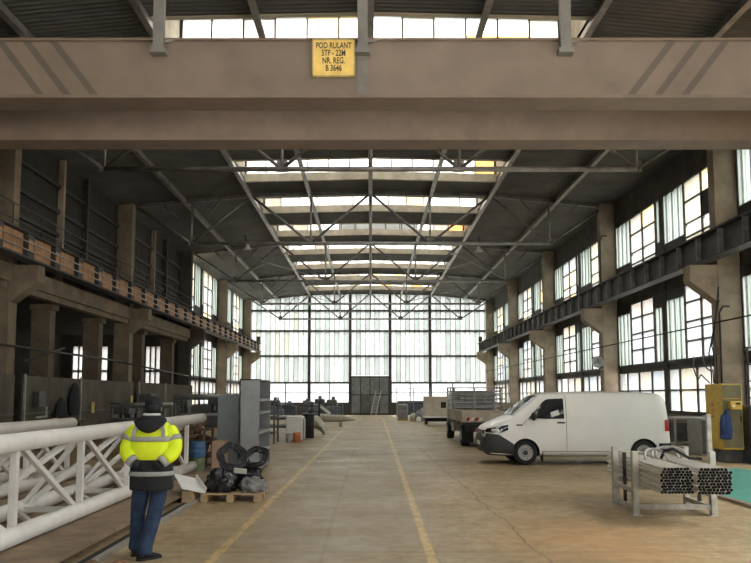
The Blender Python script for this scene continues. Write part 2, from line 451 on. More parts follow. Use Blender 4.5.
for (y0, y1) in ((36,48),(48,60)):
    for (xa, xb) in ((-8.6,-2.87),(2.87,8.6)):
        b.tube((xa,y0,9.2),(xb,y1,9.2),.022,6); b.tube((xb,y0,9.25),(xa,y1,9.25),.022,6)
b.build('wind_brace', truss_m, ceiling)

# ------------------------------------------------------------------ windows in the side walls
def side_window(x, y0, y1, z0, z1, cols, inward):
    """cols from the far end (y1) to the near end: (share, kind, [(z share from, to, material)])"""
    f, p, ch = MB(), MB(), MB()
    d = .06
    f.box(x-d,x+d,y0,y1,z0,z0+.09); f.box(x-d,x+d,y0,y1,z1-.09,z1); f.box(x-d,x+d,y0,y0+.08,z0,z1); f.box(x-d,x+d,y1-.08,y1,z0,z1)
    y = y1
    for share, cells in cols:
        ya = y - share*(y1-y0)
        if ya > y0+.01: f.box(x-d,x+d,ya-.035,ya+.035,z0,z1)
        for a, c, k in cells:
            za, zc = z0+a*(z1-z0), z0+c*(z1-z0)
            f.box(x-.04,x+.04,ya,y,za-.03,za+.03)
            if k == 'U':
                m_ = max(1, round((y-ya)/.27)); st = (y-ya)/m_
                for j in range(m_):
                    yy = ya+j*st
                    off = .03 if j % 2 else -.03
                    ch.quad((x+off,yy+.008,za),(x+off,yy+st-.008,za),(x+off,yy+st-.008,zc),(x+off,yy+.008,zc), random.choice((0,0,2,2,1)))
                    f.box(x-.032,x+.032,yy-.008,yy+.008,za,zc,1)
            elif k == 'D':
                f.box(x-.03,x+.03,ya,y,za,zc)
            else:
                p.quad((x,ya,za),(x,y,za),(x,y,zc),(x,ya,zc), k)
        y = ya
    o = struct(f.build(wname(), [steel_frame, joint_m], None, (x,(y0+y1)/2,z0)))
    if p.v: p.build('pane', PANES, o)
    if ch.v: ch.build('channel_glass', CHAN_S, o)
    return o
joint_m = mat('glass_joint', (.30,.35,.32), .8)
def rnd_pane(warm):
    r = random.random()
    if warm: return 1 if r < .4 else 0 if r < .65 else 6 if r < .75 else 3 if r < .9 else 2
    return 0 if r < .4 else 2 if r < .65 else 3 if r < .82 else 1 if r < .95 else 5
def upper_cols(dark=None, warm=True, orange=False):
    r = lambda: 4 if orange and random.random() < .7 else rnd_pane(warm)
    c = [(.36, [(0,.22,'D'),(.22,1,'U')])]
    for j in range(2):
        cells = [(0,.17,r()),(.17,.32,r()),(.36,.68,r()),(.68,1,r())]
        if dark == j: cells[2] = (.36,.68,'D')
        c.append((.27, cells))
    c.append((.10, [(0,.3,'D'),(.3,1,'U' if not orange else 4)]))
    return c
def lower_cols(red=False):
    c = [(.32, [(0,.86,'U'),(.86,1,'D')])]
    for j in range(2):
        c.append((.25, [(k*.25,(k+1)*.25,rnd_pane(False)) for k in range(4)]))
    c.append((.18, [(0,.8,'U' if random.random()<.7 else 2),(.8,1,'D')]))
    return c
def base_cols():
    out = []
    for s in (.2,.27,.27,.26): out.append((s, [(0,.5,rnd_pane(False)),(.5,1,rnd_pane(False))]))
    return out
def bay(x, y0, half, k, inward):
    a, c = (y0+.28, y0+5.85) if half == 0 else (y0+6.15, y0+11.72)
    side_window(x, a, c, 7.2, 9.8 if x > 0 else 11.0, upper_cols(dark=(1 if half==0 and k==1 else None), warm=True, orange=(k in (0,5))), inward)
    side_window(x, a, c, 3.1, 5.95, lower_cols(), inward)
    side_window(x, a, c, 1.15, 2.9, base_cols(), inward)
XW = 11.72
for k in range(5):
    for half in (0, 1): bay(XW, 12+12*k, half, k, -1)
for k in (3, 4):
    for half in (0, 1): bay(-12.15, 12+12*k, half, k, 1)
b = MB()
def wall_solids(b, x0, x1, ya, yb, bays):
    b.box(x0,x1,ya,yb,0,1.15); b.box(x0,x1,ya,yb,2.9,3.1); b.box(x0,x1,ya,yb,5.95,7.2); b.box(x0,x1,ya,yb,9.8 if x0 > 0 else 11.0,11.3)
    for y in bays:
        b.box(x0,x1,y-.28,y+.28,1.15,9.8 if x0 > 0 else 11.0)
        if y+6 < yb: b.box(x0-.06,x1,y+5.85,y+6.15,1.15,9.8 if x0 > 0 else 11.0)
wall_solids(b, 11.72, 11.98, -14, 72.9, [0,12,24,36,48,60,72])
b.box(11.72,11.98,-14,-.2,1.15,1.3)
struct(b.build('wall_right', wall_dark))
b = MB(); b.box(-12.4,11.98,-14.25,-14,5.2,11.75); b.box(-12.4,-8,-14.25,-14,0,5.2); b.box(8,11.98,-14.25,-14,0,5.2)  # unseen wall behind the camera, added to cut light from that end
struct(b.build('wall_front_unseen', wall_dark))
b = MB(); b.box(11.60,11.72,-14,72.4,0,1.1); struct(b.build('baseboard_right', wall_brown))
b = MB()
wall_solids(b, -12.4, -12.15, 47.7, 72.9, [48,60,72]); b.box(-12.4,-12.15,-14,47.7,5.4,11.3)
# very dark upper cladding with girts and a slit of daylight beside the fourth column
wl = struct(b.build('wall_left', wall_left_dark))
b = MB()
for z in (7.0, 7.9, 8.8, 9.8):
    b.box(-12.15,-12.02,-14,47.7,z,z+.14)
b.build('girt', steel_dark, wl)
for y in (17.5, 29, 31.5, 41.5, 44):
    b = MB(); b.box(-12.13,-11.9,y-.09,y+.09,5.95,11); b.build('post', concrete if y in (17.5,29,41.5) else steel_dark, wl)
# side aisle behind the left columns
b = MB(); b.box(-19.6,-19.4,-14,48,0,5.6)
b.box(-19.6,-12.4,47.7,47.95,0,2.5); b.box(-19.6,-12.4,47.7,47.95,4.9,5.6)
for x0, x1 in ((-19.6,-18.75),(-17.95,-16.95),(-16.5,-14.5),(-13.2,-12.4)): b.box(x0,x1,47.7,47.95,2.5,4.9)
b.box(-19.6,-12.3,-14,48,5.6,5.8)
struct(b.build('wall_aisle', wall_dark))
for x0, x1, nn in ((-18.75,-17.95,2),(-16.95,-16.5,1),(-14.5,-13.2,4)):
    f, p = MB(), MB(); f.box(x0,x1,47.75,47.85,3.3,3.42)
    for j in range(nn+1): xx = x0+(x1-x0)*j/nn; f.box(xx-.04,xx+.04,47.75,47.85,2.5,4.9)
    p.quad((x0,47.8,2.5),(x1,47.8,2.5),(x1,47.8,4.9),(x0,47.8,4.9),0)
    o = struct(f.build(wname(), steel_frame, None, (x0,47.8,2.5))); p.build('pane', PANES, o)

# ------------------------------------------------------------------ glazed end wall
YB = 72.6
MX = [-12.4, -5.87, -1.96, 1.86, 5.68, 11.98]
b = MB()
for x in MX: b.box(x-.13,x+.13,YB-.1,YB+.15,0,11.75)
for z in (3.05, 5.6, 8.0, 9.95): 
    b.box(-12.4,11.98,YB-.09,YB+.1,z-.09,z+.09)
b.box(-12.4,-1.96,YB,YB+.2,0,1.2); b.box(1.86,11.98,YB,YB+.2,0,1.2)
struct(b.build('wall_back', steel_frame))
for i in range(5):
    x0, x1 = MX[i]+.13, MX[i+1]-.13
    f, ch = MB(), MB()
    for za, zc in ((3.14,5.51),(5.69,7.91),(8.09,9.86),(10.04,11.75)):
        if i == 2 and za < 4: za = 3.75
        m_ = round((x1-x0)/.45); st = (x1-x0)/m_
        for j in range(m_):
            xx = x0+j*st; zz = zc if zc < 11 else zr(xx+st/2)
            ch.quad((xx+.02,YB,za),(xx+st-.02,YB,za),(xx+st-.02,YB,zz),(xx+.02,YB,zz), 1 if j % 2 == 0 or random.random() < .2 else random.choice((0,2,2,3) if i == 0 else (0,2)))
            f.box(xx-.02,xx+.02,YB-.03,YB+.03,za,zz,1)
    if i != 2:
        pn = max(2, round((x1-x0)/1.9)); st = (x1-x0)/pn
        for j in range(pn):
            xx = x0+j*st; f.box(xx-.05,xx+.05,YB-.04,YB+.04,1.2,2.96)
            for za, zc in ((1.2,2.1),(2.1,2.96)): ch.quad((xx,YB,za),(xx+st,YB,za),(xx+st,YB,zc),(xx,YB,zc), 4)
        f.box(x0,x1,YB-.04,YB+.04,2.06,2.14)
    o = struct(f.build(wname(), [steel_frame, joint_m], None, ((x0+x1)/2,YB,3))); ch.build('channel_glass', CHAN+[G_clear], o)
# steel gate in the end wall
b = MB(); b.box(-1.83,1.73,YB-.1,YB+.02,0,3.7)
d = struct(b.build('door_1', gate_m, None, (0,YB,0)))
b = MB()
for j in range(5): xx = -1.83+j*.89; b.box(xx-.04,xx+.04,YB-.16,YB-.1,0,3.7)
for z in (.1,1.9,3.6): b.box(-1.83,1.73,YB-.15,YB-.1,z-.04,z+.06)
b.build('rib', steel_dark, d)
b = MB(); b.box(-1.0,-.15,YB-.15,YB-.1,.05,1.95); o = b.build('wicket_door', mat('wicket_paint', (.10,.11,.11), .7), d)
b = MB(); b.box(-.26,-.2,YB-.22,YB-.15,.95,1.15); b.build('handle', galv, o)
# ------------------------------------------------------------------ concrete columns with corbels
column_dark = mat('near_black_concrete', (.07,.06,.05), .9, var=.3, scale=1.1)  # much darker concrete, used only on the third left column
def column(y, s, label, far=False):
    xi = 10.95 if s > 0 else -11.36; xo = xi+s*.76
    t = thing('concrete_column', label, 'column', (xi+s*.38, y, 0), 'concrete columns of the right wall' if s > 0 else 'concrete columns of the left wall')
    a, c = sorted((xi, xo))
    b = MB(); b.rbox(a, c, y-.28, y+.28, 0, 5.95, .025); b.build('lower_shaft', concrete if s > 0 else (column_dark if y == 48 else concrete_shaded), t)
    b = MB(); b.rbox(a+(.02 if s>0 else 0), c-(0 if s>0 else .02), y-.22, y+.22, 5.95, 11.0, .02); b.build('upper_shaft', concrete if s > 0 else (column_dark if y == 48 else concrete_shaded), t)
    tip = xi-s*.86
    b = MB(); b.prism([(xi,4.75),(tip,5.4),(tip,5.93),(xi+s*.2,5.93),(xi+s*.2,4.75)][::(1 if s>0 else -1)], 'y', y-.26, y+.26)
    b.build('corbel', concrete if s > 0 else (column_dark if y == 48 else concrete_shaded), t)
    return t
nm = {24:'nearest', 36:'second', 48:'third', 60:'fourth', 72:'last'}
column(12, 1, 'concrete column on the right, on the camera side of the yellow cabinet')
column(24, 1, 'nearest concrete column on the right, behind the yellow cabinet')
column(36, 1, 'second concrete column on the right, with a floodlight on it, behind the rear of the white van')
column(48, 1, 'third concrete column on the right, behind the cab of the white van')
column(60, 1, 'fourth concrete column on the right, behind the flatbed truck')
column(72, 1, 'last concrete column on the right, in the corner of the glazed end wall')
column(12, -1, 'concrete column on the left, on the camera side of the white lattice girders')
column(24, -1, 'nearest concrete column on the left, cut by the picture edge')
column(36, -1, 'second concrete column on the left, dark with a lit edge, above the corrugated partition')
column(48, -1, 'third concrete column on the left, black against the first bright windows')
column(60, -1, 'fourth concrete column on the left, pale between two bright windows')
column(72, -1, 'last concrete column on the left, in the corner of the glazed end wall')
# shorter posts of the left arcade
for y, lab in ((28.2, 'short concrete post under the left runway beam, nearest of the three'), (33.3, 'short concrete post under the left runway beam, just before the second column'), (39.6, 'short dark concrete post under the left runway beam, just past the second column'), (45.6, 'short dark concrete post under the left runway beam, farthest of the three')):
    t = thing('concrete_post', lab if y != 33.3 else 'short concrete post under the left runway beam, just before the second tall column', 'column', (-12.1, y, 0), 'short posts of the left arcade')
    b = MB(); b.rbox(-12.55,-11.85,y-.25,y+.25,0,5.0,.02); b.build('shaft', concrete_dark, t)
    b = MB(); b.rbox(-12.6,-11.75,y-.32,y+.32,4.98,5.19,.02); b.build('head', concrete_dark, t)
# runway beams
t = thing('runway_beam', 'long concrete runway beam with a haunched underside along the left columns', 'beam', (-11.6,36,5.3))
b = MB(); b.box(-11.9,-11.3,-12,47.5,5.4,5.95); b.box(-11.78,-11.45,-12,47.5,5.2,5.4); b.build('beam', concrete_shaded, t)
t = thing('crane_rail', 'riveted dark steel crane rail girder along the right wall', 'crane rail', (10.4,36,5.95))
b = MB(); b.box(10.36,10.42,-12,72,5.98,6.72); b.build('web', steel_dark, t)
b = MB(); b.box(10.15,10.95,-12,72,6.72,6.76); b.box(10.2,10.6,-12,72,5.94,5.98); b.build('flange', steel_dark, t)
b = MB()
y = -11.0
while y < 72: MB().box(10.2,10.36,y-.03,y+.03,5.98,6.72).build('stiffener', truss_m, t); y += 1.5
b = MB(); b.box(10.36,10.44,-12,72,6.76,6.88); b.build('rail', steel_dark, t)
b = MB(); b.box(10.25,10.55,71.6,71.9,6.88,7.4); b.tube((10.4,71.6,7.15),(10.4,71.2,7.15),.1,8); b.build('buffer', steel_dark, t)
t = thing('crane_rail', 'rust-brown crane rail girder with a railed catwalk along the left wall', 'crane rail', (-10.6,36,5.95))
b = MB(); b.box(-10.62,-10.56,-12,72,6.0,6.72); b.build('web', rust_plate, t)
b = MB(); b.box(-10.85,-10.35,-12,72,6.72,6.76); b.box(-10.8,-10.35,-12,72,5.94,6.0); b.build('flange', steel_dark, t)
y = -11.0
while y < 72:
    k = MB().box(-10.56,-10.40,y-.22,y+.22,6.0,6.72).build('bracket', steel_dark, t)
    MB().box(-10.40,-10.385,y-.2,y+.12,6.2,6.55).build('junction_plate', rust_plate, k); y += 2.0
b = MB()
for z in (6.2, 6.45): b.tube((-10.37,-12,z),(-10.37,72,z),.022,6)
b.build('conductor_bar', bright_steel, t)
b = MB(); b.box(-11.35,-10.85,-12,72,6.72,6.76); b.build('catwalk', steel_dark, t)
b = MB()
for z in (7.25, 7.75): b.tube((-11.0,-12,z),(-11.0,47,z),.022,6)
y = -11
while y < 47: b.tube((-11.0,y,6.76),(-11.0,y,7.75),.02,6); y += 2
b.build('handrail', steel_dark, t)
b = MB(); b.box(-10.75,-10.45,71.6,71.9,6.76,7.4); b.build('buffer', steel_dark, t)

# ------------------------------------------------------------------ overhead travelling crane
t = thing('bridge_crane', 'orange-brown double-girder overhead crane spanning the hall above', 'overhead crane', (0,15,7.44))
CM = crane_stripe = bpy.data.materials.new('crane_striped'); CM.use_nodes = True
nt = CM.node_tree; n = nt.nodes; l = nt.links; p = n['Principled BSDF']; p.inputs['Roughness'].default_value = .7
tc = n.new('ShaderNodeTexCoord'); sp = n.new('ShaderNodeSeparateXYZ'); l.new(tc.outputs['Object'], sp.inputs[0])
def MTH(op, a, b=None):
    q = n.new('ShaderNodeMath'); q.operation = op
    for i, v in enumerate((a, b)):
        if v is None: continue
        if isinstance(v, (int, float)): q.inputs[i].default_value = v
        else: l.new(v, q.inputs[i])
    return q.outputs[0]
ax = MTH('ABSOLUTE', MTH('ADD', sp.outputs['X'], .15))
q = MTH('ADD', ax, MTH('MULTIPLY', sp.outputs['Z'], -.77))          # slanted warning stripes near both ends
st = MTH('MULTIPLY', MTH('LESS_THAN', MTH('FRACT', MTH('MULTIPLY', MTH('SUBTRACT', q, 4.98), 1.95)), .30), MTH('MULTIPLY', MTH('GREATER_THAN', q, 4.9), MTH('LESS_THAN', q, 6.3)))
nz = n.new('ShaderNodeTexNoise'); nz.inputs['Scale'].default_value = 1.3; nz.inputs['Detail'].default_value = 6; l.new(tc.outputs['Object'], nz.inputs['Vector'])
rp = n.new('ShaderNodeValToRGB'); rp.color_ramp.elements[0].position = .3; rp.color_ramp.elements[1].position = .7
rp.color_ramp.elements[0].color = (.175,.135,.103,1); rp.color_ramp.elements[1].color = (.235,.182,.142,1); l.new(nz.outputs[0], rp.inputs[0])
mx = n.new('ShaderNodeMix'); mx.data_type = 'RGBA'; l.new(MTH('MULTIPLY', st, .6), mx.inputs[0]); l.new(rp.outputs[0], mx.inputs[6]); mx.inputs[7].default_value = (.07,.065,.05,1)
l.new(mx.outputs[2], p.inputs['Base Color'])
for y0, y1, mm in ((14.0, 14.6, CM), (16.4, 17.0, crane_m)):
    b = MB(); b.box(-10.75,10.65,y0,y1,7.5,8.56); b.build('girder', mm, t)
    b = MB(); b.box(-10.9,10.7,y0-.05,y1+.05,8.56,8.61); b.box(-10.9,10.7,y0-.03,y1+.03,7.44,7.5); b.build('flange', crane_m, t)
for x in (-10.6, 10.4):
    b = MB(); b.rbox(x-.25,x+.25,13.2,17.8,7.0,7.5,.03); b.build('end_carriage', crane_m, t)
    for y in (13.7, 17.3):
        b = MB(); b.lathe([(.26,-.08),(.26,.08)], (x,y,7.02 if x<0 else 7.14), 'x', 20); b.build('wheel', steel_dark, t)
b = MB(); b.box(-9.5,9.5,16.0,16.4,8.61,8.64); b.build('walkway', steel_dark, t)
mast_m = mat('mast_grey', (.20,.19,.175), .6, .2, var=.15, scale=2)
for x in (-4.02, -.15, 3.70):
    b = MB(); b.box(x-.10,x+.10,13.82,13.95,8.34,9.46); b.box(x-.14,x+.14,13.80,13.99,8.26,8.36); b.bar((x+.1,13.9,8.5),(x+.32,14.02,8.60),.05,.05); b.build('mast', mast_m, t)
b = MB(); b.box(-.26,-.06,13.985,14.0,7.52,8.3); b.build('cover_strip', mast_m, t)
# yellow sign hung on the near girder
def text_mesh(name, txt, size, m, parent, center, sx=.8, normal='-y', depth=.004, bold=0.0):
    cu = bpy.data.curves.new(name, 'FONT'); cu.body = txt; cu.size = size; cu.align_x = 'CENTER'; cu.align_y = 'CENTER'; cu.extrude = depth; cu.offset = bold
    ob = bpy.data.objects.new(name, cu); COL.objects.link(ob)
    dg = bpy.context.evaluated_depsgraph_get(); dg.update()
    me = bpy.data.meshes.new_from_object(ob.evaluated_get(dg)); bpy.data.objects.remove(ob)
    me.transform(Matrix.Diagonal((sx,1,1,1)))
    if normal == '-y': me.transform(Matrix.Rotation(PI/2, 4, 'X'))
    me.materials.clear(); me.materials.append(m); me.name = name
    r = bpy.data.objects.new(name, me); COL.objects.link(r); r.parent = parent; r.location = V(center)-W[parent.name]; W[r.name] = W[parent.name]+r.location
    return r
sg = thing('crane_sign', 'yellow sign with stencilled black crane capacity text on the near girder', 'sign', (-.70,13.93,8.25))
sxa, sxb, sza, szb = -1.11, -.29, 7.82, 8.56
b = MB(); b.rbox(sxa,sxb,13.90,13.94,sza,szb,.008); b.build('plate', sign_yellow, sg)
b = MB()
for a in ((sxa,sza,sxb,sza+.025),(sxa,szb-.025,sxb,szb),(sxa,sza,sxa+.025,szb),(sxb-.025,sza,sxb,szb)): b.box(a[0],a[2],13.892,13.90,a[1],a[3])
b.build('rim', mat('sign_rim', (.45,.36,.16), .6), sg)
ink = mat('sign_ink', (.10,.085,.05), .7)
for k, tx in enumerate(('POD RULANT', '5TF - 22M', 'NR. REG.', 'B 3646')):
    text_mesh('lettering', tx, .165, ink, sg, ((sxa+sxb)/2, 13.892, 8.425-k*.148), .66, bold=.003)

# ------------------------------------------------------------------ white lattice girders on the left
def lattice(name, label, X, XR, zb, zt, r, ys, y0, ytop, ybot):
    t = thing(name, label, 'lattice girder', (X, (y0+ytop)/2, 0), 'white steel lattice girders')
    b = MB(); b.tube((X,y0,zt),(X,ytop,zt),r,24,0,hollow=.9); b.build('top_chord', [white_paint, tube_bore], t)
    b = MB(); b.tube((X,y0,zb),(X,ybot,zb),r,24,0,hollow=.9); b.build('bottom_chord', [white_paint, tube_bore], t)
    b = MB(); b.tube((XR,y0,zb),(XR,ybot-.2,zb),r,24,0,hollow=.9); b.build('bottom_chord', [white_paint, tube_bore], t)
    for i, y in enumerate(ys):
        b = MB(); b.bar((X,y,zb),(X,y,zt),.078,.078,up=(1,0,0)); b.build('vertical_member', white_paint, t)
        b = MB(); b.bar((XR,y+.12,zb),(X-.02,y+.12,zt),.058,.058,up=(0,1,0)); b.build('sloping_member', white_paint, t)
        b = MB(); b.bar((X,y+.05,zb),(XR,y+.05,zb),.07,.07); b.build('cross_strut', white_paint, t)
        if i+1 < len(ys):
            b = MB(); b.bar((X,y+.05,zt),(X,ys[i+1]-.05,zb),.062,.062,up=(1,0,0)); b.build('diagonal', white_paint, t)
            b = MB(); b.bar((XR,y+.2,zb),(X-.03,ys[i+1],zt),.06,.06,up=(1,0,0)); b.build('diagonal', white_paint, t)
            b = MB(); b.bar((XR,ys[i+1],zb),(X,y+.6,zb),.06,.06); b.build('diagonal', white_paint, t)
    return t
lattice('lattice_girder', 'near white lattice girder of round tubes, right beside the man', -3.98, -4.85, .25, 1.28, .108, [4.55,6.55,8.6,10.56,12.6,14.6,16.6], 3.5, 18.1, 17.2)
lattice('lattice_girder', 'far white lattice girder of round tubes, behind the near one', -6.0, -6.95, .25, 1.26, .108, [5.4,7.4,9.4,11.4,13.4,15.2], 4.5, 15.4, 16.3)
t = thing('floor_platform', 'low brown steel platform under the white lattice girders', 'platform', (-5.2,11,0))
b = MB(); b.box(-7.6,-3.22,3.0,17.9,.085,.14); b.build('deck', brown_plate, t)
b = MB()
y = 3.2
while y < 17.9: b.box(-7.5,-3.36,y,y+.14,.002,.085); y += 1.45
b.build('bearer', rust_scrap, t)
t = thing('floor_rail', 'worn steel floor rail beside the brown platform', 'rail', (-2.98,11,0))
b = MB(); b.box(-3.02,-2.94,2.5,21,.001,.045); b.build('rail_head', galv, t)
b = MB(); b.box(-3.16,-3.02,2.5,21,.001,.012); b.build('groove', black, t)
b = MB()
for i in range(16):
    x, y = -2.75+random.uniform(-.28,.2), 8.05+random.uniform(-.22,.25)
    b.lump((x,y,.03), (.05+random.random()*.05,.05,.04), i, .4, 2, 2)
tag(b.build('scrap_heap', rust_scrap, None, (-2.7,8.1,0)), 'small heap of rusty scrap on the floor by the picture bottom', 'scrap')['kind'] = 'stuff'

# ------------------------------------------------------------------ man in hi-vis jacket, seen from behind
def person():
    ox, oy = -2.49, 8.76
    t = thing('person', 'person seen from behind in a yellow and black hi-vis jacket, jeans and dark cap', 'person', (ox,oy,0))
    P = lambda x, y, z: (ox+x, oy+y, z)
    J = []
    def j(x, y, z, r): J.append((*P(x,y,z), r)); return len(J)-1
    E = []
    pel = j(0,0,.95,(.13,.11)); chest = j(0,0,1.30,(.15,.11)); nb = j(0,.01,1.5,(.075,.075)); neck = j(0,.02,1.57,.055); hd = j(0,.04,1.66,(.072,.085)); top = j(0,.035,1.745,(.06,.07))
    E += [(pel,chest),(chest,nb),(nb,neck),(neck,hd),(hd,top)]
    legs = {-1:((-.10,0,.86),(-.150,.02,.5),(-.165,.06,.09),(-.165,.15,.05)), 1:((.095,0,.86),(.06,-.04,.5),(.0,-.20,.09),(.07,-.12,.05))}
    for s in (-1,1):
        prev = pel
        for (x,y,z), r in zip(legs[s], (.075,.055,.038,.026)):
            k = j(x,y,z,r); E.append((prev,k)); prev = k
        prev = chest
        for (x,y,z), r in zip(((s*.19,0,1.43),(s*.275,-.05,1.2),(s*.165,-.12,1.09),(s*.10,-.09,1.03)), (.055,.045,.034,.03)):
            k = j(x,y,z,r); E.append((prev,k)); prev = k
        wr = prev                                       # hand tucked in the back pocket slit, five fingers
        for f, (dx, L) in enumerate(((.03,.05),(.012,.085),(-.004,.095),(-.02,.088),(-.035,.07))):
            a = j(s*.085-s*.02-dx*s*.6, -.085, 1.01, .009); c = j(s*.085-s*.02-dx*s*1.0-s*.02, -.08, 1.03-L*.6, .009); d = j(s*.085-s*.02-dx*s*1.1-s*.03, -.07, 1.03-L, .008)
            E += [(wr,a),(a,c),(c,d)]
    skin_mesh('body', J, E, skin_m, t, 2, pel)
    # face: nose and ears as part of the head (turned away from the camera)
    b = MB(); b.lump(P(0,.135,1.655),(.016,.022,.028),1,.05,1,2,flat=False)
    for s in (-1,1): b.lump(P(s*.078,.03,1.66),(.012,.022,.034),2,.05,1,2,flat=False)
    b.build('face_detail', skin_m, t)
    b = MB()
    for s in (-1,1): b.lump(P(s*.032,.118,1.675),(.012,.008,.008),1,.02,1,2,flat=False)
    b.build('eyes', white_cloth, t)
    b = MB(); b.loft([ell(ox,oy+.115,1.60,.024,.01,10),ell(ox,oy+.12,1.608,.026,.012,10),ell(ox,oy+.115,1.615,.024,.01,10)]); b.build('mouth', red_m, t)
    # short dark hair and cap
    b = MB(); b.loft([ell(ox,oy+.01,1.60,.072,.075),ell(ox,oy+.0,1.64,.087,.092),ell(ox,oy+.0,1.70,.09,.1)]); b.build('hair', cloth_black, t)
    cp = MB(); cp.loft([ell(ox,oy+.02,1.675,.094,.112),ell(ox,oy+.02,1.70,.098,.118),ell(ox,oy+.02,1.75,.094,.112),ell(ox,oy+.02,1.785,.07,.085),ell(ox,oy+.02,1.80,.03,.035)])
    c_ = cp.build('cap', cloth_black, t)
    b = MB(); b.loft([ell(ox,oy+.15,1.695,.075,.08),ell(ox,oy+.15,1.705,.075,.08)]); b.build('brim', cloth_black, c_)
    # jeans: one surface over both legs, with ankle folds
    Jn = []; En = []
    def q(x,y,z,r): Jn.append((*P(x,y,z), r)); return len(Jn)-1
    p0 = q(0,.0,.90,(.15,.11))
    for s in (-1,1):
        prev = p0; L = legs[s]
        for (x,y,z), r in (((L[0][0]*1.05,0,.80),(.112,.115)),(((L[0][0]+L[1][0])/2,.0,.64),(.100,.104)),((L[1]),(.084,.09)),(((L[1][0]+L[2][0])/2,(L[1][1]+L[2][1])/2,.30),(.080,.086)),((L[2][0],L[2][1],.16),(.085,.09)),((L[2][0],L[2][1]-.005,.10),(.092,.098)),((L[2][0],L[2][1],.055),(.086,.092))):
            k = q(x,y,z,r); En.append((prev,k)); prev = k
    skin_mesh('jeans', Jn, En, denim, t, 2, p0)
    for s in (-1,1):
        x,y,_ = legs[s][2]; tx,ty,_ = legs[s][3]; d = V((tx-x,ty-y,0)).normalized(); pr = V((d.y,-d.x,0))
        b = MB(); rings = []
        for u, wd, h in ((-.085,.03,.07),(-.07,.042,.10),(-.02,.046,.12),(.05,.047,.10),(.12,.050,.065),(.18,.045,.05),(.21,.02,.03)):
            c = V(P(x,y,0))+d*u; rings.append([tuple(c+pr*(wd*math.cos(a))+V((0,0,.018+max(0,(h-.018)*(.5+.5*math.sin(a))))) ) for a in [2*PI*i/14 for i in range(14)]])
        b.loft(rings); sh = b.build('shoe', cloth_black, t)
        b = MB(); rings = []
        for u, wd in ((-.09,.03),(-.07,.045),(.05,.05),(.14,.052),(.2,.04),(.218,.015)):
            c = V(P(x,y,0))+d*u; rings.append([tuple(c+pr*wd), tuple(c-pr*wd), tuple(c-pr*wd+V((0,0,.02))), tuple(c+pr*wd+V((0,0,.02)))])
        b.loft([[(p[0],p[1],p[2]+.002) for p in r] for r in rings], smooth=False); b.build('sole', black, sh)
    # jacket: black skirt, yellow upper
    R = [(.745,.236,.165),(.76,.242,.17),(.88,.242,.172),(.98,.236,.168),(1.06,.232,.165),(1.085,.23,.163),(1.10,.236,.172),(1.14,.244,.18),(1.22,.25,.178),(1.30,.25,.17),(1.38,.245,.16),(1.44,.225,.145),(1.49,.18,.12),(1.53,.125,.10),(1.555,.095,.09)]
    def wr(i, k): return 0
    def ring(z, a, c, g=0.0):
        out = ell(ox, oy, z, a+g, c+g, 40, .85)
        return [(x+.006*noise.noise(V((x*14,z*11,y*14))), y+.010*noise.noise(V((x*12,z*13,3+y*12))), zz) for x,y,zz in out]
    rings = [ring(*r) for r in R]
    b = MB(); b.loft(rings, mf=lambda i, k: 0 if R[i][0] >= 1.085 else 1); jk = b.build('jacket', [hi_vis, cloth_black], t)
    def hoop(za, zb_, name='reflective_band'):
        def at(z):
            for r0, r1 in zip(R, R[1:]):
                if r0[0] <= z <= r1[0]:
                    f = (z-r0[0])/(r1[0]-r0[0]); return r0[1]+(r1[1]-r0[1])*f, r0[2]+(r1[2]-r0[2])*f
        o = [ell(ox,oy,z,at(z)[0]+g,at(z)[1]+g,40,.85) for z, g in ((za,.004),(za,.011),((za+zb_)/2,.012),(zb_,.011),(zb_,.004))]
        m_ = MB(); m_.loft(o, caps=False); m_.build(name, reflect_m, jk)
    hoop(.905,.955); hoop(1.29,1.345)
    for s in (-1,1):                                     # braces over both shoulders
        m_ = MB(); pts = []
        for z, dy in ((1.345,-.172),(1.40,-.163),(1.45,-.142),(1.49,-.11),(1.515,-.06),(1.50,.05),(1.42,.14),(1.34,.172)):
            pts.append(V(P(s*(.165 if z < 1.45 else .145),dy,z)))
        for p0_, p1_ in zip(pts, pts[1:]): m_.bar(p0_, p1_, .042, .012, up=(0,-1,.6))
        m_.build('reflective_band', reflect_m, jk)
        # sleeve grown over shoulder, elbow and wrist
        S = [(s*.14,0,1.43,(.10,.115)),(s*.205,-.01,1.375,(.106,.11)),(s*.248,-.02,1.30,(.099,.104)),(s*.268,-.04,1.22,(.096,.10)),(s*.255,-.08,1.155,(.092,.095)),(s*.215,-.13,1.115,(.082,.084)),(s*.18,-.155,1.085,(.074,.076))]
        Js = [(*P(a,c_y,z), r) for a,c_y,z,r in S]
        sl = skin_mesh('sleeve', Js, [(i,i+1) for i in range(len(Js)-1)], hi_vis, jk, 2, 0)
        m_ = MB(); a0, a1 = V(P(s*.195,-.15,1.092)), V(P(s*.150,-.172,1.055)); m_.path([a0, a1],[.070,.066],16); m_.build('reflective_cuff', reflect_m, sl)
        m_ = MB(); m_.path([V(P(s*.150,-.172,1.055)), V(P(s*.095,-.165,1.02))],[.05,.06],14); m_.build('pocket_flap', cloth_black, jk)
        m_ = MB(); m_.path([V(P(s*.243,-.018,1.338)), V(P(s*.262,-.033,1.285))],[.088,.089],22); m_.build('reflective_band', reflect_m, sl)
    # hood lying on the back, white lining showing at the neck
    b = MB(); rings = []
    for z, a, c, dy in ((1.385,.02,.02,-.165),(1.40,.07,.045,-.168),(1.43,.115,.062,-.165),(1.47,.155,.075,-.145),(1.51,.185,.085,-.11),(1.54,.175,.095,-.07),(1.565,.13,.10,-.03),(1.585,.10,.095,-.0)):
        rings.append(ell(ox,oy+dy,z,a,c,24))
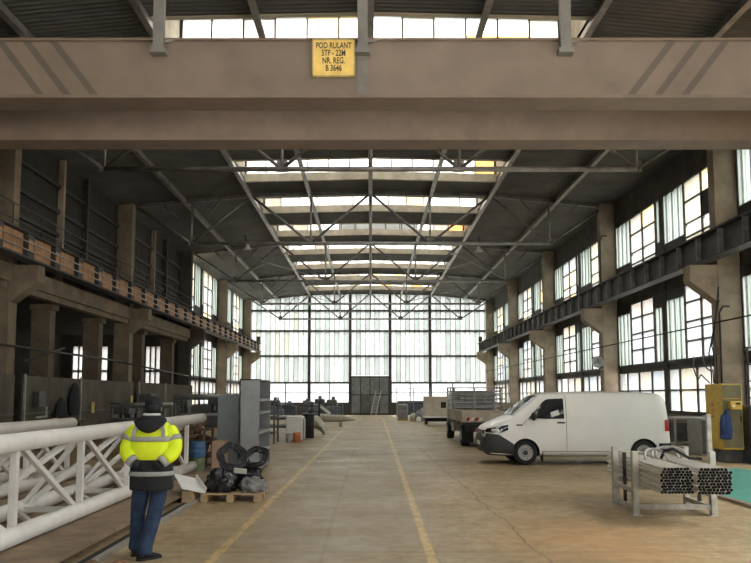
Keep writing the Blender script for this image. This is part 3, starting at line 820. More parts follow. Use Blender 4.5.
    b.loft(rings); b.build('hood', cloth_black, jk)
    b = MB(); b.path([V(P(.098*math.sin(a),-.02-.098*math.cos(a),1.59)) for a in [(-70+14*i)*PI/180 for i in range(11)]], .014, 8); b.build('collar_lining', white_cloth, jk)
person()
# ------------------------------------------------------------------ white panel van, nose to the left
bumper_m = mat('bumper_plastic', (.045,.046,.048), .6, var=.1)
def van():
    ox, oy, L = 2.83, 20.95, 5.05
    t = thing('panel_van', 'white panel van parked across the hall with its nose to the left', 'van', (ox+2.5,oy,0))
    # (x, half width, z bottom, z top)
    ST = [(0.0,.62,.42,.80),(.03,.74,.34,.93),(.10,.82,.30,1.01),(.22,.875,.28,1.07),(.45,.92,.26,1.17),(.72,.945,.25,1.27),(.78,.947,.25,1.30),(1.10,.952,.25,1.545),(1.40,.955,.25,1.77),(1.55,.955,.25,1.865),(1.75,.955,.25,1.915),(2.1,.955,.25,1.935),(3.0,.955,.25,1.95),(4.0,.953,.25,1.945),(4.6,.945,.26,1.925),(4.82,.935,.27,1.90),(4.93,.92,.28,1.84),(4.99,.905,.30,1.70),(5.03,.895,.32,1.40),(5.05,.88,.36,1.0)]
    FR = [(0,.0),(.0,.86),(.03,.95),(.09,.988),(.30,1.0),(.52,.998),(.62,.985),(.78,.94),(.90,.895),(.965,.84),(.99,.72),(1.0,.0)]
    def ring(st):
        x, w_, zb, zt = st; H = [(w_*f, zb+(zt-zb)*a) for a, f in FR]
        pts = [(ox+x, oy-h, z) for h, z in H] + [(ox+x, oy+h, z) for h, z in reversed(H[1:-1])]
        return pts
    import bisect
    def stat(x):
        x = max(ST[0][0], min(ST[-1][0]-1e-6, x)); i = max(0, bisect.bisect_right([s[0] for s in ST], x)-1); i = min(i, len(ST)-2)
        f = (x-ST[i][0])/(ST[i+1][0]-ST[i][0]); return [a+(b_-a)*f for a, b_ in zip(ST[i], ST[i+1])]
    def hw(x, z):
        _, w_, zb, zt = stat(x); a = max(0, min(1, (z-zb)/(zt-zb)))
        for (a0,f0),(a1,f1) in zip(FR[1:], FR[2:]):
            if a <= a1: return w_*(f0+(f1-f0)*((a-a0)/(a1-a0) if a1 > a0 else 0))
        return 0
    xs = sorted(set([s[0] for s in ST]+[.33,.6,.9,1.0,1.2,1.3,2.5,3.5,4.3]))
    mbx = MB(); mbx.loft([ring(stat(x)) for x in xs])
    body = mbx.build('body', [van_white, black], t)
    cutm = MB()
    for cx, r in ((1.10,.385),(4.32,.385)): cutm.lathe([(r,-1.2),(r,1.2)], (ox+cx,oy,.32), 'y', 40, 1, smooth=False)
    cut = cutm.build('cut', [van_white, black])
    bo = body.modifiers.new('b','BOOLEAN'); bo.operation = 'DIFFERENCE'; bo.object = cut; bo.solver = 'EXACT'
    dg = bpy.context.evaluated_depsgraph_get(); dg.update(); me = bpy.data.meshes.new_from_object(body.evaluated_get(dg))
    # cutter vertices are stored relative to a zero origin, body ones to the thing
    body.modifiers.clear(); body.data = me; me.name = 'body'; bpy.data.objects.remove(cut)
    me.set_sharp_from_angle(angle=math.radians(32))
    def patch(name, lo, up, x0, x1, m, parent, off=.006, nx=14, nz_=6, sides=(-1,1), smooth=True):
        for s in sides:
            b = MB(); g = []
            for i in range(nx+1):
                x = x0+(x1-x0)*i/nx; a, c = lo(x), up(x)
                for k in range(nz_+1):
                    z = a+(c-a)*k/nz_; g.append((ox+x, oy+s*(hw(x,z)+off), z))
            fs = [(i*(nz_+1)+k, (i+1)*(nz_+1)+k, (i+1)*(nz_+1)+k+1, i*(nz_+1)+k+1) for i in range(nx) for k in range(nz_)]
            b.add(g, [f if s < 0 else f[::-1] for f in fs], 0, smooth); o = b.build(name, m, parent)
        return o
    def pl(*pts):
        def f(x):
            if x <= pts[0][0]: return pts[0][1]
            for (a,b_),(c,d) in zip(pts, pts[1:]):
                if x <= c: return b_+(d-b_)*(x-a)/(c-a)
            return pts[-1][1]
        return f
    # cab side windows, door outlines, seams, mouldings
    patch('side_window', pl((1.17,1.20),(1.25,1.195),(2.16,1.225)), pl((1.17,1.215),(1.62,1.70),(1.72,1.745),(2.16,1.765)), 1.17, 2.16, dark_glass, t)
    sm = mat('panel_gap', (.10,.10,.10), .7)
    for x, za, zb_ in ((2.22,.38,1.86),(3.62,.9,1.2)): 
        if x < 3: patch('panel_seam', lambda q, a=za: a, lambda q, c=zb_: c, x-.007, x+.007, sm, t, .004, 1, 14)
    patch('panel_seam', lambda q: .36, lambda q: .375, 1.52, 3.9, sm, t, .004, 12, 1)
    patch('panel_seam', pl((1.02,1.05),(1.17,1.205)), pl((1.02,1.07),(1.17,1.22)), 1.02, 1.17, sm, t, .004, 4, 1)
    patch('body_crease', lambda q: 1.205, lambda q: 1.222, .85, 4.85, van_white, t, .012, 24, 1)
    patch('slide_rail', lambda q: 1.165, lambda q: 1.185, 3.45, 4.75, sm, t, .005, 10, 1, sides=(1,))
    patch('side_panel', pl((2.32,1.30),(4.7,1.29)), pl((2.32,1.74),(4.5,1.74),(4.7,1.66)), 2.32, 4.70, van_white, t, .010, 20, 6)
    patch('sill', lambda q: .25, lambda q: .33, 1.50, 3.92, van_white, t, .012, 10, 2)
    patch('door_handle', lambda q: 1.10, lambda q: 1.145, 1.96, 2.17, black_gloss, t, .03, 4, 2)
    patch('side_marker', lambda q: 1.04, lambda q: 1.075, .86, 1.02, black_gloss, t, .008, 3, 1)
    # lower plastic bumper wraps the nose
    lo, up = pl((0,.35),(.1,.262),(.78,.235)), pl((0,.81),(.1,.84),(.40,.80),(.62,.66),(.78,.56))
    b = MB(); g = []; XS = [.78-.78*i/14 for i in range(15)]
    path = [(x,-1,1) for x in XS]+[(0,k/5,0) for k in range(-4,5)]+[(x,1,1) for x in reversed(XS)]
    for x, q, side in path:
        for k in range(7):
            z = lo(x)+(up(x)-lo(x))*k/6; h = hw(max(x,.002), z)
            bulge = .02*math.sin(PI*k/6)
            g.append((ox+x-(.016+bulge)*max(0,1-x/.15), oy+(q*(h+.014) if side else q*h), z))
    b.add(g, [(i*7+k,(i+1)*7+k,(i+1)*7+k+1,i*7+k+1) for i in range(len(path)-1) for k in range(6)], 0, True); b.build('front_bumper', bumper_m, t)
    b = MB(); b.box(ox-.02,ox+.06,oy-.66,oy+.66,.815,.92)
    b.build('grille', black_gloss, t)
    b = MB(); b.box(ox-.05,ox-.038,oy-.26,oy+.26,.50,.61); b.build('number_plate', white_gloss, t)
    b = MB(); b.box(ox-.028,ox-.02,oy-.62,oy+.62,.845,.855); b.lathe([(.055,-.012),(.055,.0)], (ox-.02,oy,.868), 'x', 20); b.build('grille_trim', galv, t)
    patch('headlight', pl((.06,.86),(.40,.84),(.64,.93)), pl((.06,.955),(.40,1.02),(.64,1.065)), .045, .64, dark_glass, t, .012, 12, 4)
    patch('headlight_lens', pl((.20,.90),(.40,.89)), pl((.20,.94),(.40,.96)), .20, .40, white_gloss, t, .016, 6, 2)
    patch('tail_light', pl((4.88,.90),(5.02,.90)), pl((4.88,1.19),(5.02,1.21)), 4.90, 5.035, red_m, t, .012, 5, 6)
    patch('rear_bumper', lambda q: .34, lambda q: .58, 4.72, 5.045, black, t, .02, 6, 3)
    b = MB(); b.rbox(ox+5.0,ox+5.10,oy-.86,oy+.86,.36,.60,.03); b.build('rear_bumper', black, t)
    # windscreen
    b = MB(); g = []
    for i in range(9):
        x = .80+(1.50-.80)*i/8; zt = stat(x)[3]
        for k in range(-8,9):
            y = k/8*.80*hw(x, zt-.10)/.95; sag = .0*abs(k)
            z = zt - (.02 if abs(k) == 8 else .004*abs(k)/8)
            g.append((ox+x-.012, oy+y, z+.012))
    b.add(g, [(i*17+k,(i+1)*17+k,(i+1)*17+k+1,i*17+k+1)[::-1] for i in range(8) for k in range(16)], 0, True); b.build('windscreen', dark_glass, t)
    b = MB()
    for y0 in (-.55,.05): b.bar((ox+.80,oy+y0,1.33),(ox+1.05,oy+y0+.5,1.535),.02,.012)
    b.build('wiper', black, t)
    # papers behind the side glass
    b = MB(); b.bar((ox+1.80,oy-.955,1.33),(ox+2.02,oy-.945,1.40),.012,.13,up=(0,0,1)); b.build('window_sticker', white_cloth, t)
    for s in (-1,1):
        b = MB(); b.lump((ox+1.30,oy+s*1.10,1.29),(.075,.11,.115),3,.06,1,3,flat=False); b.bar((ox+1.32,oy+s*.92,1.22),(ox+1.30,oy+s*1.06,1.26),.06,.05); b.build('wing_mirror', black, t)
    for cx in (1.10,4.32):
        for s in (-1,1):
            yy = oy+s*.80
            b = MB()
            b.lathe([(.20,-.11),(.30,-.11),(.325,-.085),(.332,0),(.325,.085),(.30,.11),(.20,.11)], (ox+cx,yy,.333), 'y', 36)
            wl_ = b.build('wheel', black, t)
            b = MB(); q = s*.112
            b.lathe([(.205,0),(.20,s*.012),(.185,s*.005),(.14,-s*.03),(.125,-s*.01),(.10,s*.008),(.085,-s*.01),(.06,s*.006),(.0,s*.01)][::(1 if s>0 else -1)], (ox+cx,yy+q,.333), 'y', 30, mats=[0,0,0,1,1,0,1,1][::(1 if s>0 else -1)])
            b.build('rim', [galv, bumper_m], wl_)
            b = MB()
            for k in range(10):
                a = 2*PI*k/10; b.lathe([(.018,-.006),(.018,.006)], (ox+cx+.162*math.cos(a),yy+q-s*.006,.333+.162*math.sin(a)), 'y', 8)
            b.build('rim_hole', black, wl_)
    for cx in (1.56, 4.8):
        for y_ in (-.93,.70):
            b = MB(); b.box(ox+cx-.01,ox+cx+.02,oy+y_,oy+y_+.23,.12,.34); b.build('mud_flap', black, t)
    b = MB(); b.box(ox+.6,ox+4.8,oy-.7,oy+.7,.22,.30); b.build('underbody', black, t)
    return t
vn = van(); vn.scale = (.96,1,.985); vn.location.x += .06

# ------------------------------------------------------------------ flatbed truck, seen from behind
def truck():
    x0, x1, y0, y1 = 3.22, 5.45, 26.8, 31.9
    t = thing('flatbed_truck', 'dropside flatbed truck with a grey tube headboard, parked behind the van', 'truck', ((x0+x1)/2,29.5,0))
    b = MB(); b.box(x0,x1,y0,y1,.78,.90); b.build('bed_floor', steel_dark, t)
    for name, a in (('side_board',(x0,x0+.04,y0+.05,y1)),('side_board',(x1-.04,x1,y0+.05,y1))):
        b = MB(); b.box(*a,.90,1.28)
        for z in (.90,1.03,1.16,1.26): b.box(a[0]-.012,a[1]+.012,a[2],a[3],z,z+.025)
        for k in range(4): yy = y0+.1+k*(y1-y0-.2)/3; b.box(a[0]-.02,a[1]+.02,yy-.05,yy+.05,.86,1.30)
        b.build(name, beige_board, t)
    b = MB(); b.box(x0,x1,y0,y0+.04,.88,1.30)
    for z in (.92,1.08,1.26): b.box(x0,x1,y0-.012,y0+.05,z,z+.025)
    tg = b.build('tailboard', beige_board, t)
    b = MB()
    for s_ in (0,1):
        xa = x0+.12 if s_ == 0 else x1-.72
        for k in range(4): b.prism([(xa+k*.15,.93),(xa+k*.15+.09,.93),(xa+k*.15+.15,1.05),(xa+k*.15+.06,1.05)], 'y', y0-.02, y0-.011, k % 2)
    b.build('warning_stripes', [red_m, white_gloss], tg)
    b = MB(); b.box(x0+.1,x1-.1,y0+.02,y0+.1,.55,.78); b.box(x0+.55,x1-.3,y0-.02,y0+.04,.40,.56); b.build('rear_crossmember', black, t)
    b = MB(); b.box(x0+.42,x0+.75,y0-.05,y0,.56,.68); b.build('tail_light', red_m, t)
    b = MB(); b.box(x1-.75,x1-.42,y0-.05,y0,.56,.68); b.build('tail_light', red_m, t)
    b = MB()
    for xx in (x0+.7,x1-.8): b.box(xx,xx+.12,y0+.1,y1+1.5,.52,.78)
    b.build('chassis_rail', steel_dark, t)
    for yy, rr in ((28.0,.40),(33.0,.38)):
        for xx in (x0+.22,x1-.22):
            b = MB(); b.lathe([(.2,-.14),(.36,-.14),(rr,-.1),(rr,.1),(.36,.14),(.2,.14)], (xx,yy,rr), 'x', 28); wv = b.build('wheel', black, t)
            b = MB(); b.lathe([(.2,-.145),(.12,-.10),(.05,-.12)] if xx < 4 else [(.05,.12),(.12,.10),(.2,.145)], (xx,yy,rr), 'x', 20); b.build('rim', galv, wv)
    b = MB(); b.box(x0+.06,x0+.5,30.2,31.0,.42,.76); b.build('tool_box', galv, t)
    for xx in (x0+.02,x1-.42):
        b = MB(); b.box(xx,xx+.4,y0+.3,y0+.33,.18,.74); b.build('mud_flap', black, t)
    # headboard rack
    b = MB(); yy = y1
    for z in (1.30,1.50,1.68,1.84,2.0,2.14): b.tube((x0,yy,z),(x1,yy,z),.028,8)
    for xx in (x0,x0+.28,(x0+x1)/2,x1-.28,x1): b.box(xx-.035,xx+.035,yy-.035,yy+.035,.9,2.17)
    b.build('headboard_frame', galv, t)
    b = MB(); b.box(x0+.3,x1-.3,yy+.04,yy+.06,1.86,1.98)
    b.box(x0+.3,x1-.3,yy+.04,yy+.06,1.28,1.58)
    for k in range(7): xx = x0+.36+k*(x1-x0-.72)/6; b.box(xx-.11,xx+.11,yy+.04,yy+.06,1.58,1.86)
    b.build('headboard_panel', grey_board, t)
    for s_ in (0, 1):
        xx = x0 if s_ == 0 else x1
        b = MB()
        for z in (1.5,1.68,2.14): b.tube((xx,y1,z),(xx,y1-1.2,z),.025,8)
        b.box(xx-.03,xx+.03,y1-1.23,y1-1.17,.9,2.17); b.build('side_rail', galv, t)
    # cab
    b = MB(); b.loft([[(x0+.2+i_,yy2,z2) for i_, yy2, z2 in ((a*(x1-x0-.4),y,z) for y,z in ((32.1,.55),(34.1,.55),(34.2,1.15),(33.75,1.3),(33.3,1.92),(32.15,1.98)))] for a in (0,.04,.96,1)], smooth=False)
    cb = b.build('cab', grey_board, t)
    for xa in (x0+.45,x0+1.42):
        b = MB(); b.box(xa,xa+.34,32.06,32.10,1.60,1.78); b.build('rear_window', dark_glass, cb)
    b = MB(); b.box(x0+.3,x1-.3,33.9,34.22,.35,.6); b.build('front_bumper', black, t)
truck()

# ------------------------------------------------------------------ steel tubes on a post rack
def rack():
    t = thing('tube_rack', 'worn white steel post rack holding the two bundles of tubes', 'storage rack', (4.6,12.05,0))
    P = {'A':(4.085,12.85,.96),'B':(4.03,11.75,.96),'D':(5.26,12.85,.96),'E':(5.18,11.68,.96)}
    for k, (x,y,h) in P.items():
        b = MB(); b.rbox(x-.046,x+.046,y-.05,y+.05,0,h,.01); b.box(x-.08,x+.08,y-.08,y+.08,0,.012); b.build('post', pale_post, t)
    b = MB(); b.rbox(5.12,5.19,11.65,11.71,.96,1.52,.01); b.build('post_extension', pale_post, t)
    for a, c, z in (('A','B',.10),('A','B',.36),('D','E',.10),('D','E',.36),('B','E',.13),('B','E',.42),('A','D',.42)):
        p, q = P[a], P[c]; b = MB(); b.bar((p[0],p[1],z-.0),(q[0],q[1],z),.05,.075); b.build('cross_bar', pale_post, t)
    b = MB(); b.bar((4.06,12.3,.08),(4.06,12.3,.9),.045,.045); b.build('post', steel_dark, t)
    b = MB(); b.bar((5.24,12.3,.08),(5.24,12.3,.62),.045,.045); b.build('post', steel_dark, t)
    R_ = .0225
    bm_tube = MB(); bm_tube.tube((0,0,0),(0,3.2,0),R_,10,0,hollow=.87)
    first = None
    for bi, (xa, xb, rows, ya, side) in enumerate(((4.115,4.575,9,10.60,'left'),(4.60,5.09,9,10.53,'right'))):
        z = .4585+R_; k = 0
        for r in range(rows):
            off = R_ if r % 2 else 0
            nper = int((xb-xa-off)/(2*R_+.0006))
            drop = 0 if r < rows-1 else 2
            for j in range(drop//2, nper-drop//2):
                x = xa+R_+off+j*(2*R_+.0006); yy = ya+random.uniform(-.018,.018)
                if first is None:
                    first = bm_tube.build('steel_tube', [tube_steel, tube_bore, tube_end], None, (0,0,0)); o = first
                else:
                    o = first.copy(); COL.objects.link(o)
                o.location = (x-.08*(12.2-yy),yy,z+.0003*r); o.rotation_euler = (0,0,-.08)
                tag(o, 'thin grey steel tube in the %s bundle on the white post rack' % side, 'tube', 'steel tubes of the %s bundle' % side)
            z += R_*1.735
    zt = .4585+R_*2+8*R_*1.735+.012
    for lab, x0, dy, sp_ in (('bent grey tube hoop lying over the tube bundles, leftmost on the rack', 4.2, .0, .34), ('bent grey tube hoop lying over the middle of the tube bundles', 4.40, .25, .42), ('bent grey tube hoop lying over the right tube bundle', 4.55, .5, .5)):
        b = MB(); pts = []
        for i in range(13):
            a = PI*i/12; pts.append((x0+sp_*(.5-.5*math.cos(a)), 11.75+dy+.15*math.sin(a*1.0), zt+.008+.15*math.sin(a)**.7 if 0 < i < 12 else zt+.008))
        b.path(pts, .018, 8); tag(b.build('bent_tube', galv, None, (x0,11.75+dy,zt)), lab, 'tube')
    b = MB()
    pts = [(4.50,11.9,zt+.015),(4.52,11.8,zt+.14),(4.60,11.7,zt+.17),(4.72,11.65,zt+.10),(4.85,11.7,zt+.03),(5.05,11.75,zt+.015),(5.06,11.9,zt+.016)]
    b.path(pts, .022, 8); tag(b.build('lifting_sling', cloth_black, None, pts[0]), 'dark lifting sling draped over the tube bundles', 'sling')
rack()
# ------------------------------------------------------------------ right side: cabinet, machine, bench, mat
t = thing('control_cabinet', 'tall yellow electrical cabinet with a hanging blue work jacket, by the nearest right column', 'electrical cabinet', (9.6,21.0,.36))
b = MB(); b.rbox(9.47,10.03,20.6,21.6,.36,2.13,.015); b.build('body', cab_yellow, t)
b = MB(); b.rbox(9.50,10.0,20.575,20.60,.42,1.72,.006); d = b.build('door', olive, t)
b = MB(); b.rbox(9.50,10.0,20.575,20.60,1.75,2.10,.006); b.build('upper_door', olive, t)
MB().box(9.95,9.975,20.55,20.575,1.1,1.26).build('handle', black, d)
for z in (1.52,1.36,1.20): MB().prism([(21.05,z),(21.25,z),(21.15,z+.10)], 'x', 9.463, 9.47).build('warning_mark', orange_m, t)
b = MB(); b.rbox(9.62,9.92,20.40,20.58,1.44,1.66,.012); p = b.build('control_box', cab_yellow, t)
b = MB(); b.lathe([(.03,-.03),(.03,.0),(.022,.01)], (9.69,20.39,1.53), 'y', 14); b.build('push_button', white_gloss, p)
b = MB(); b.box(9.76,9.88,20.388,20.40,1.57,1.62); b.build('display', black_gloss, p)
b = MB(); b.rbox(9.6,10.06,20.72,21.5,.0,.36,.02); b.build('plinth', machine_grey, t)
j = MB(); rings = []
for z, a, c, dx in ((.62,.16,.045,.0),(.66,.20,.06,.0),(.85,.20,.07,.01),(1.05,.17,.07,.02),(1.22,.13,.06,.03),(1.34,.08,.05,.04),(1.42,.03,.03,.05)):
    rings.append([(x+.012*noise.noise(V((x*20,z*7,2))), y+.03*noise.noise(V((x*16,z*5,9))), z+.02*noise.noise(V((x*14,0,1)))) for x,y,z in ell(9.50+dx,20.49,z+.03,a*.85,c*.7,24)])
j.loft(rings); o = j.build('work_jacket', cloth_blue, None, (9.5,20.49,1.4)); tag(o, 'blue work jacket hanging on the front of the yellow cabinet', 'jacket')
b = MB(); b.path([(9.44,20.49,1.30),(9.39,20.46,1.05),(9.40,20.47,.78)],[.05,.06,.045],12); b.build('sleeve', cloth_blue, o)
# cables rising from the cabinet to the window
for k, (x, dx, lab) in enumerate(((9.45,.9,'first black cable rising from the yellow cabinet top, nearest the lane'),(9.55,1.2,'second black cable rising from the yellow cabinet top'),(9.62,1.5,'third black cable rising from the yellow cabinet top, nearest the wall'))):
    pts = [(x,21.1,2.13),(x+.02,21.15,2.45),(x+.12,21.4,2.9+.1*k),(x+.35,22,3.0+.25*k),(x+.9,23,3.5+.4*k),(10.9,23.6,4.8+.2*k)]
    b = MB(); b.path(pts,.02,6); tag(b.build('cable', black, None, pts[0]), lab, 'cable')
for k, (sag, lab) in enumerate(((.25,'upper black cable looping down across the lower right window'),(.5,'lower black cable looping down across the lower right window'))):
    pts = [(11.5,26.2+.8*k,3.2)]+[(11.4-.25*i,26.2-.70*i+.8*k,3.2-sag*math.sin(PI*i/7)-.09*i) for i in range(1,7)]+[(9.6-.12*k,21.3,2.16)]
    b = MB(); b.path(pts,.02,6); tag(b.build('cable', black, None, pts[0]), lab, 'cable')
# dark drilling machine beside the cabinet
t = thing('machine_tool', 'dark grey machine tool with mesh guards at the right picture edge', 'machine', (10.8,20.8,0))
b = MB(); b.rbox(10.10,11.45,20.0,21.5,0,.42,.03); b.build('base', machine_blue, t)
b = MB(); b.rbox(10.14,11.4,20.5,21.4,.42,1.55,.04); b.build('housing', machine_grey, t)
b = MB()
for x in (10.13,10.5,10.95,11.4): b.box(x-.02,x+.02,20.4,20.44,.42,3.1)
for z in (1.75,2.2,2.65,3.1): b.box(10.1,11.42,20.4,20.44,z-.02,z+.02)
b.build('guard_frame', steel_dark, t)
b = MB(); b.rbox(10.2,10.45,20.42,20.52,.9,1.4,.01); b.build('control_panel', grey_board, t)
t = thing('teal_mat', 'teal green sheet on the floor beside the tube rack', 'floor sheet', (7.9,14,0))
b = MB(); b.box(6.24,9.1,7,18.9,.003,.03); b.build('sheet', teal, t)
b = MB(); b.box(6.14,6.24,7,18.9,.002,.05); b.build('curb', concrete, t)
# grey benches under the windows
t = thing('workbench', 'grey steel workbench under the right window behind the van', 'workbench', (10.3,25,0))
b = MB(); b.rbox(9.75,11.2,24.6,25.4,1.05,1.12,.01); b.build('bench_top', grey_board, t)
for x in (9.82,11.1):
    for y in (24.68,25.32):
        b = MB(); b.box(x-.03,x+.03,y-.03,y+.03,0,1.05); b.build('leg', galv, t)
b = MB(); b.rbox(9.85,10.4,24.75,25.3,.35,.95,.01); b.build('drawer_unit', machine_grey, t)
b = MB(); b.box(9.82,11.1,24.7,25.3,.25,.29); b.build('shelf', grey_board, t)
t = thing('steel_locker', 'low grey steel locker beside the workbench, left of the yellow cabinet', 'locker', (10.45,23.6,0))
b = MB(); b.rbox(10.0,10.68,23.2,24.2,0,1.12,.015); b.build('body', grey_board, t)
b = MB(); b.rbox(10.03,10.30,23.18,23.2,.06,1.06,.005); b.build('door', machine_grey, t)
b = MB(); b.rbox(10.34,10.65,23.18,23.2,.06,1.06,.005); b.build('door', grey_board, t)
b = MB(); b.rbox(10.3,10.5,23.5,23.75,1.12,1.2,.01); tag(b.build('tin', white_cloth, None, (10.4,23.6,1.12)), 'small white tin on the low grey locker', 'tin')
# floodlight, wall cable, conduits
t = thing('floodlight', 'grey floodlight on a bracket on the second right column', 'floodlight', (10.7,35.5,3.3))
b = MB(); b.path([(10.92,35.7,3.0),(10.75,35.6,3.05),(10.6,35.5,3.2),(10.45,35.4,3.3)],.03,8); b.build('bracket', steel_dark, t)
b = MB(); b.lathe([(.08,0),(.16,-.12),(.27,-.34),(.25,-.34),(.06,-.06)], (10.45,35.3,3.35), 'y', 20); b.build('lamp_shade', grey_board, t)
b = MB(); b.tube((10.86,14,4.1),(10.86,72,4.1),.025,6); tag(b.build('cable', black, None, (10.86,24,4.1)), 'long straight cable strung along the right columns across the windows', 'cable')
for y, lab in ((24,'thin conduit with a looped bend on the nearest right column'),(36,'bent conduit pipe at the top of the second right column')):
    b = MB(); z0 = 2.2 if y == 24 else 7.0
    b.path([(10.92,y-.33,z0),(10.93,y-.33,z0+1.2),(10.93,y-.33,z0+2.2),(11.05,y-.33,z0+2.4),(11.25,y-.33,z0+2.4)],.03,6); tag(b.build('conduit', steel_dark, None, (10.92,y-.33,z0)), lab, 'conduit')
def pendant(x, y, zt, label, tilt=0):
    t = thing('pendant_lamp', label, 'lamp', (x,y,zt))
    b = MB(); b.tube((x,y,zt),(x+tilt,y,zt-.5),.03,8); b.build('stem', steel_dark, t)
    b = MB(); b.lathe([(.07,0),(.09,-.12),(.20,-.30),(.18,-.30),(.06,-.10)], (x+tilt,y,zt-.42), 'z', 20); b.build('lamp_shade', galv, t)
pendant(5.2, 36, 9.4, 'grey bell-shaped hanging lamp under the roof on the right side of the hall')
pendant(-6.05, 36, 9.5, 'grey bent-arm hanging lamp under the roof on the left side of the hall', .15)

# ------------------------------------------------------------------ grey cabinets on the left
t = thing('shelf_cabinet', 'tall light grey steel cabinet with open shelves facing the lane', 'cabinet', (-2.85,19.0,0))
x0, x1, y0, y1, H = -3.09, -2.62, 18.0, 20.0, 2.2
b = MB(); b.box(x0,x0+.03,y0,y1,.06,H); b.box(x0,x1,y0,y0+.03,.06,H); b.box(x0,x1,y1-.03,y1,.06,H); b.box(x0,x1,y0,y1,H-.03,H); b.build('carcass', grey_cab, t)
b = MB(); b.box(x0,x1-.01,y0-.004,y0,1.05,1.058); b.box(x0,x1-.01,y0-.004,y0,1.78,1.788); b.build('seam', grey_cab_d, t)
for z in (.08,.47,.92,1.39,1.69): 
    b = MB(); b.box(x0+.03,x1,y0+.03,y1-.03,z,z+.03); b.box(x1-.012,x1+.004,y0+.03,y1-.03,z-.02,z+.045); b.build('shelf', grey_cab, t)
b = MB(); b.box(x0+.03,x1-.05,y0+.06,y1-.06,0,.06); b.build('plinth', black, t)
t = thing('steel_cabinet', 'shorter blue-grey steel cabinet standing behind the tall shelf cabinet', 'cabinet', (-3.5,19.0,0))
b = MB(); b.rbox(-3.72,-3.18,18.6,19.4,.04,1.84,.012); b.build('body', grey_cab_d, t)
b = MB(); b.rbox(-3.69,-3.21,18.585,18.6,.08,1.80,.004); d = b.build('door', grey_cab_d, t)
b = MB(); b.box(-3.26,-3.24,18.57,18.585,.95,1.05); b.build('handle', galv, d)
# ------------------------------------------------------------------ pallet of black hoses and bags
t = thing('pallet', 'wooden pallet under the black bags and hose coils', 'pallet', (-2.35,13.6,0))
b = MB()
for j in range(6): y = 13.12+j*.165; b.box(-2.90,-1.86,y,y+.11,.122,.144)
b.build('deck_boards', wood, t)
for x in (-2.88,-2.44,-1.98):
    b = MB(); b.box(x,x+.10,13.12,14.06,.10,.122); b.build('stringer', wood, t)
    for y in (13.12,13.53,13.93):
        b = MB(); b.box(x-.01,x+.11,y,y+.13,.022,.10); b.build('block', wood, t)
    b = MB(); b.box(x,x+.10,13.12,14.06,0,.022); b.build('skid', wood, t)
def bag(c, size, seed, m, label, name='plastic_bag'):
    b = MB(); b.lump(c, size, seed, .35, 2.6, 4); tag(b.build(name, m, None, (c[0],c[1],c[2]-size[2]*.55)), label, 'bag')
bag((-2.60,13.40,.295),(.26,.22,.26),3,plastic_bag,'bulging black plastic bag at the front left of the pallet')
bag((-2.20,13.85,.30),(.26,.16,.28),5,plastic_bag,'black plastic bag at the back of the pallet under the hose coils')
bag((-2.05,13.42,.23),(.24,.2,.16),8,plastic_film,'flat grey crumpled plastic film at the front right of the pallet')
bag((-2.72,13.82,.26),(.16,.16,.22),11,plastic_bag,'small black plastic bag at the back left of the pallet')
def coil(c, R_, n_, rad, nrm, label):
    b = MB(); nrm = V(nrm).normalized(); a = nrm.cross(V((0,0,1))).normalized(); u = nrm.cross(a)
    c = V(c)
    for k in range(n_):
        rr = R_*(1-.13*(k//2)); off = nrm*(rad*1.7*(k % 2)); ph = random.random()*6
        b.path([c+off+(a*math.cos(2*PI*i/28)+u*math.sin(2*PI*i/28))*(rr+.012*math.sin(5*2*PI*i/28+ph)) for i in range(28)], rad, 8, closed=True)
    o = tag(b.build('hose_coil', black_gloss, None, c), label, 'hose coil')
    for k in range(3):
        b = MB(); t_ = 2*PI*k/3+.4; b.bar(c+(a*math.cos(t_)+u*math.sin(t_))*R_*.58, c+(a*math.cos(t_)+u*math.sin(t_))*R_*1.07+nrm*rad, .025, .05); b.build('tie', galv, o)
coil((-2.45,13.60,.72),.26,8,.016,(.30,-.80,.50),'round coil of black hose on top of the pallet load, nearer the man')
coil((-2.06,13.80,.70),.235,7,.016,(-.15,-.60,.65),'round coil of black hose on top of the pallet load, nearer the lane')
b = MB(); b.bar((-2.36,13.32,.52),(-2.14,13.30,.50),.02,.09,up=(0,-.4,1)); tag(b.build('paper_label', white_cloth, None, (-2.25,13.3,.5)), 'white paper scrap lying on the black bags', 'paper')
t = thing('metal_tray', 'white flat tray-like panel resting tilted beside the pallet', 'panel', (-3.2,13.4,.14))
b = MB(); b.bar((-3.32,13.75,.37),(-2.98,12.98,.22),.42,.03,up=(.25,.1,1)); b.build('sheet', white_gloss, t)
b = MB(); b.bar((-3.13,13.83,.36),(-2.79,13.06,.22),.02,.07,up=(.25,.1,1)); b.bar((-3.16,13.0,.26),(-2.83,13.1,.20),.02,.06); b.build('lip', white_gloss, t)
b = MB(); b.box(-3.45,-3.05,13.1,13.6,.0,.2); 
tag(MB().box(-3.18,-2.99,13.0,13.75,0,.2).build('timber_block', wood, None, (-3.1,13.4,0)), 'timber block under the tilted white panel', 'timber')
def drum(name, c, r, h, m, label, cat):
    b = MB(); b.lathe([(r*.96,0),(r,.015),(r,h*.32),(r*1.03,h*.34),(r,h*.36),(r,h*.64),(r*1.03,h*.66),(r,h*.68),(r,h-.015),(r*.96,h),(r*.9,h-.02)], c, 'z', 24)
    return tag(b.build(name, m, None, c), label, cat)
drum('drum', (-3.92,17.4,.0), .17, .42, green_m, 'green metal drum with the blue barrel standing on it', 'drum')
drum('barrel', (-3.92,17.4,.42), .19, .36, blue_m, 'blue barrel standing on the green drum', 'barrel')
t = thing('cardboard_box', 'brown cardboard box behind the drums, left of the blue-grey cabinet', 'box', (-3.55,17.9,0))
b = MB(); b.rbox(-3.66,-3.38,17.7,18.2,0,.76,.01); b.build('carton', cardboard, t)
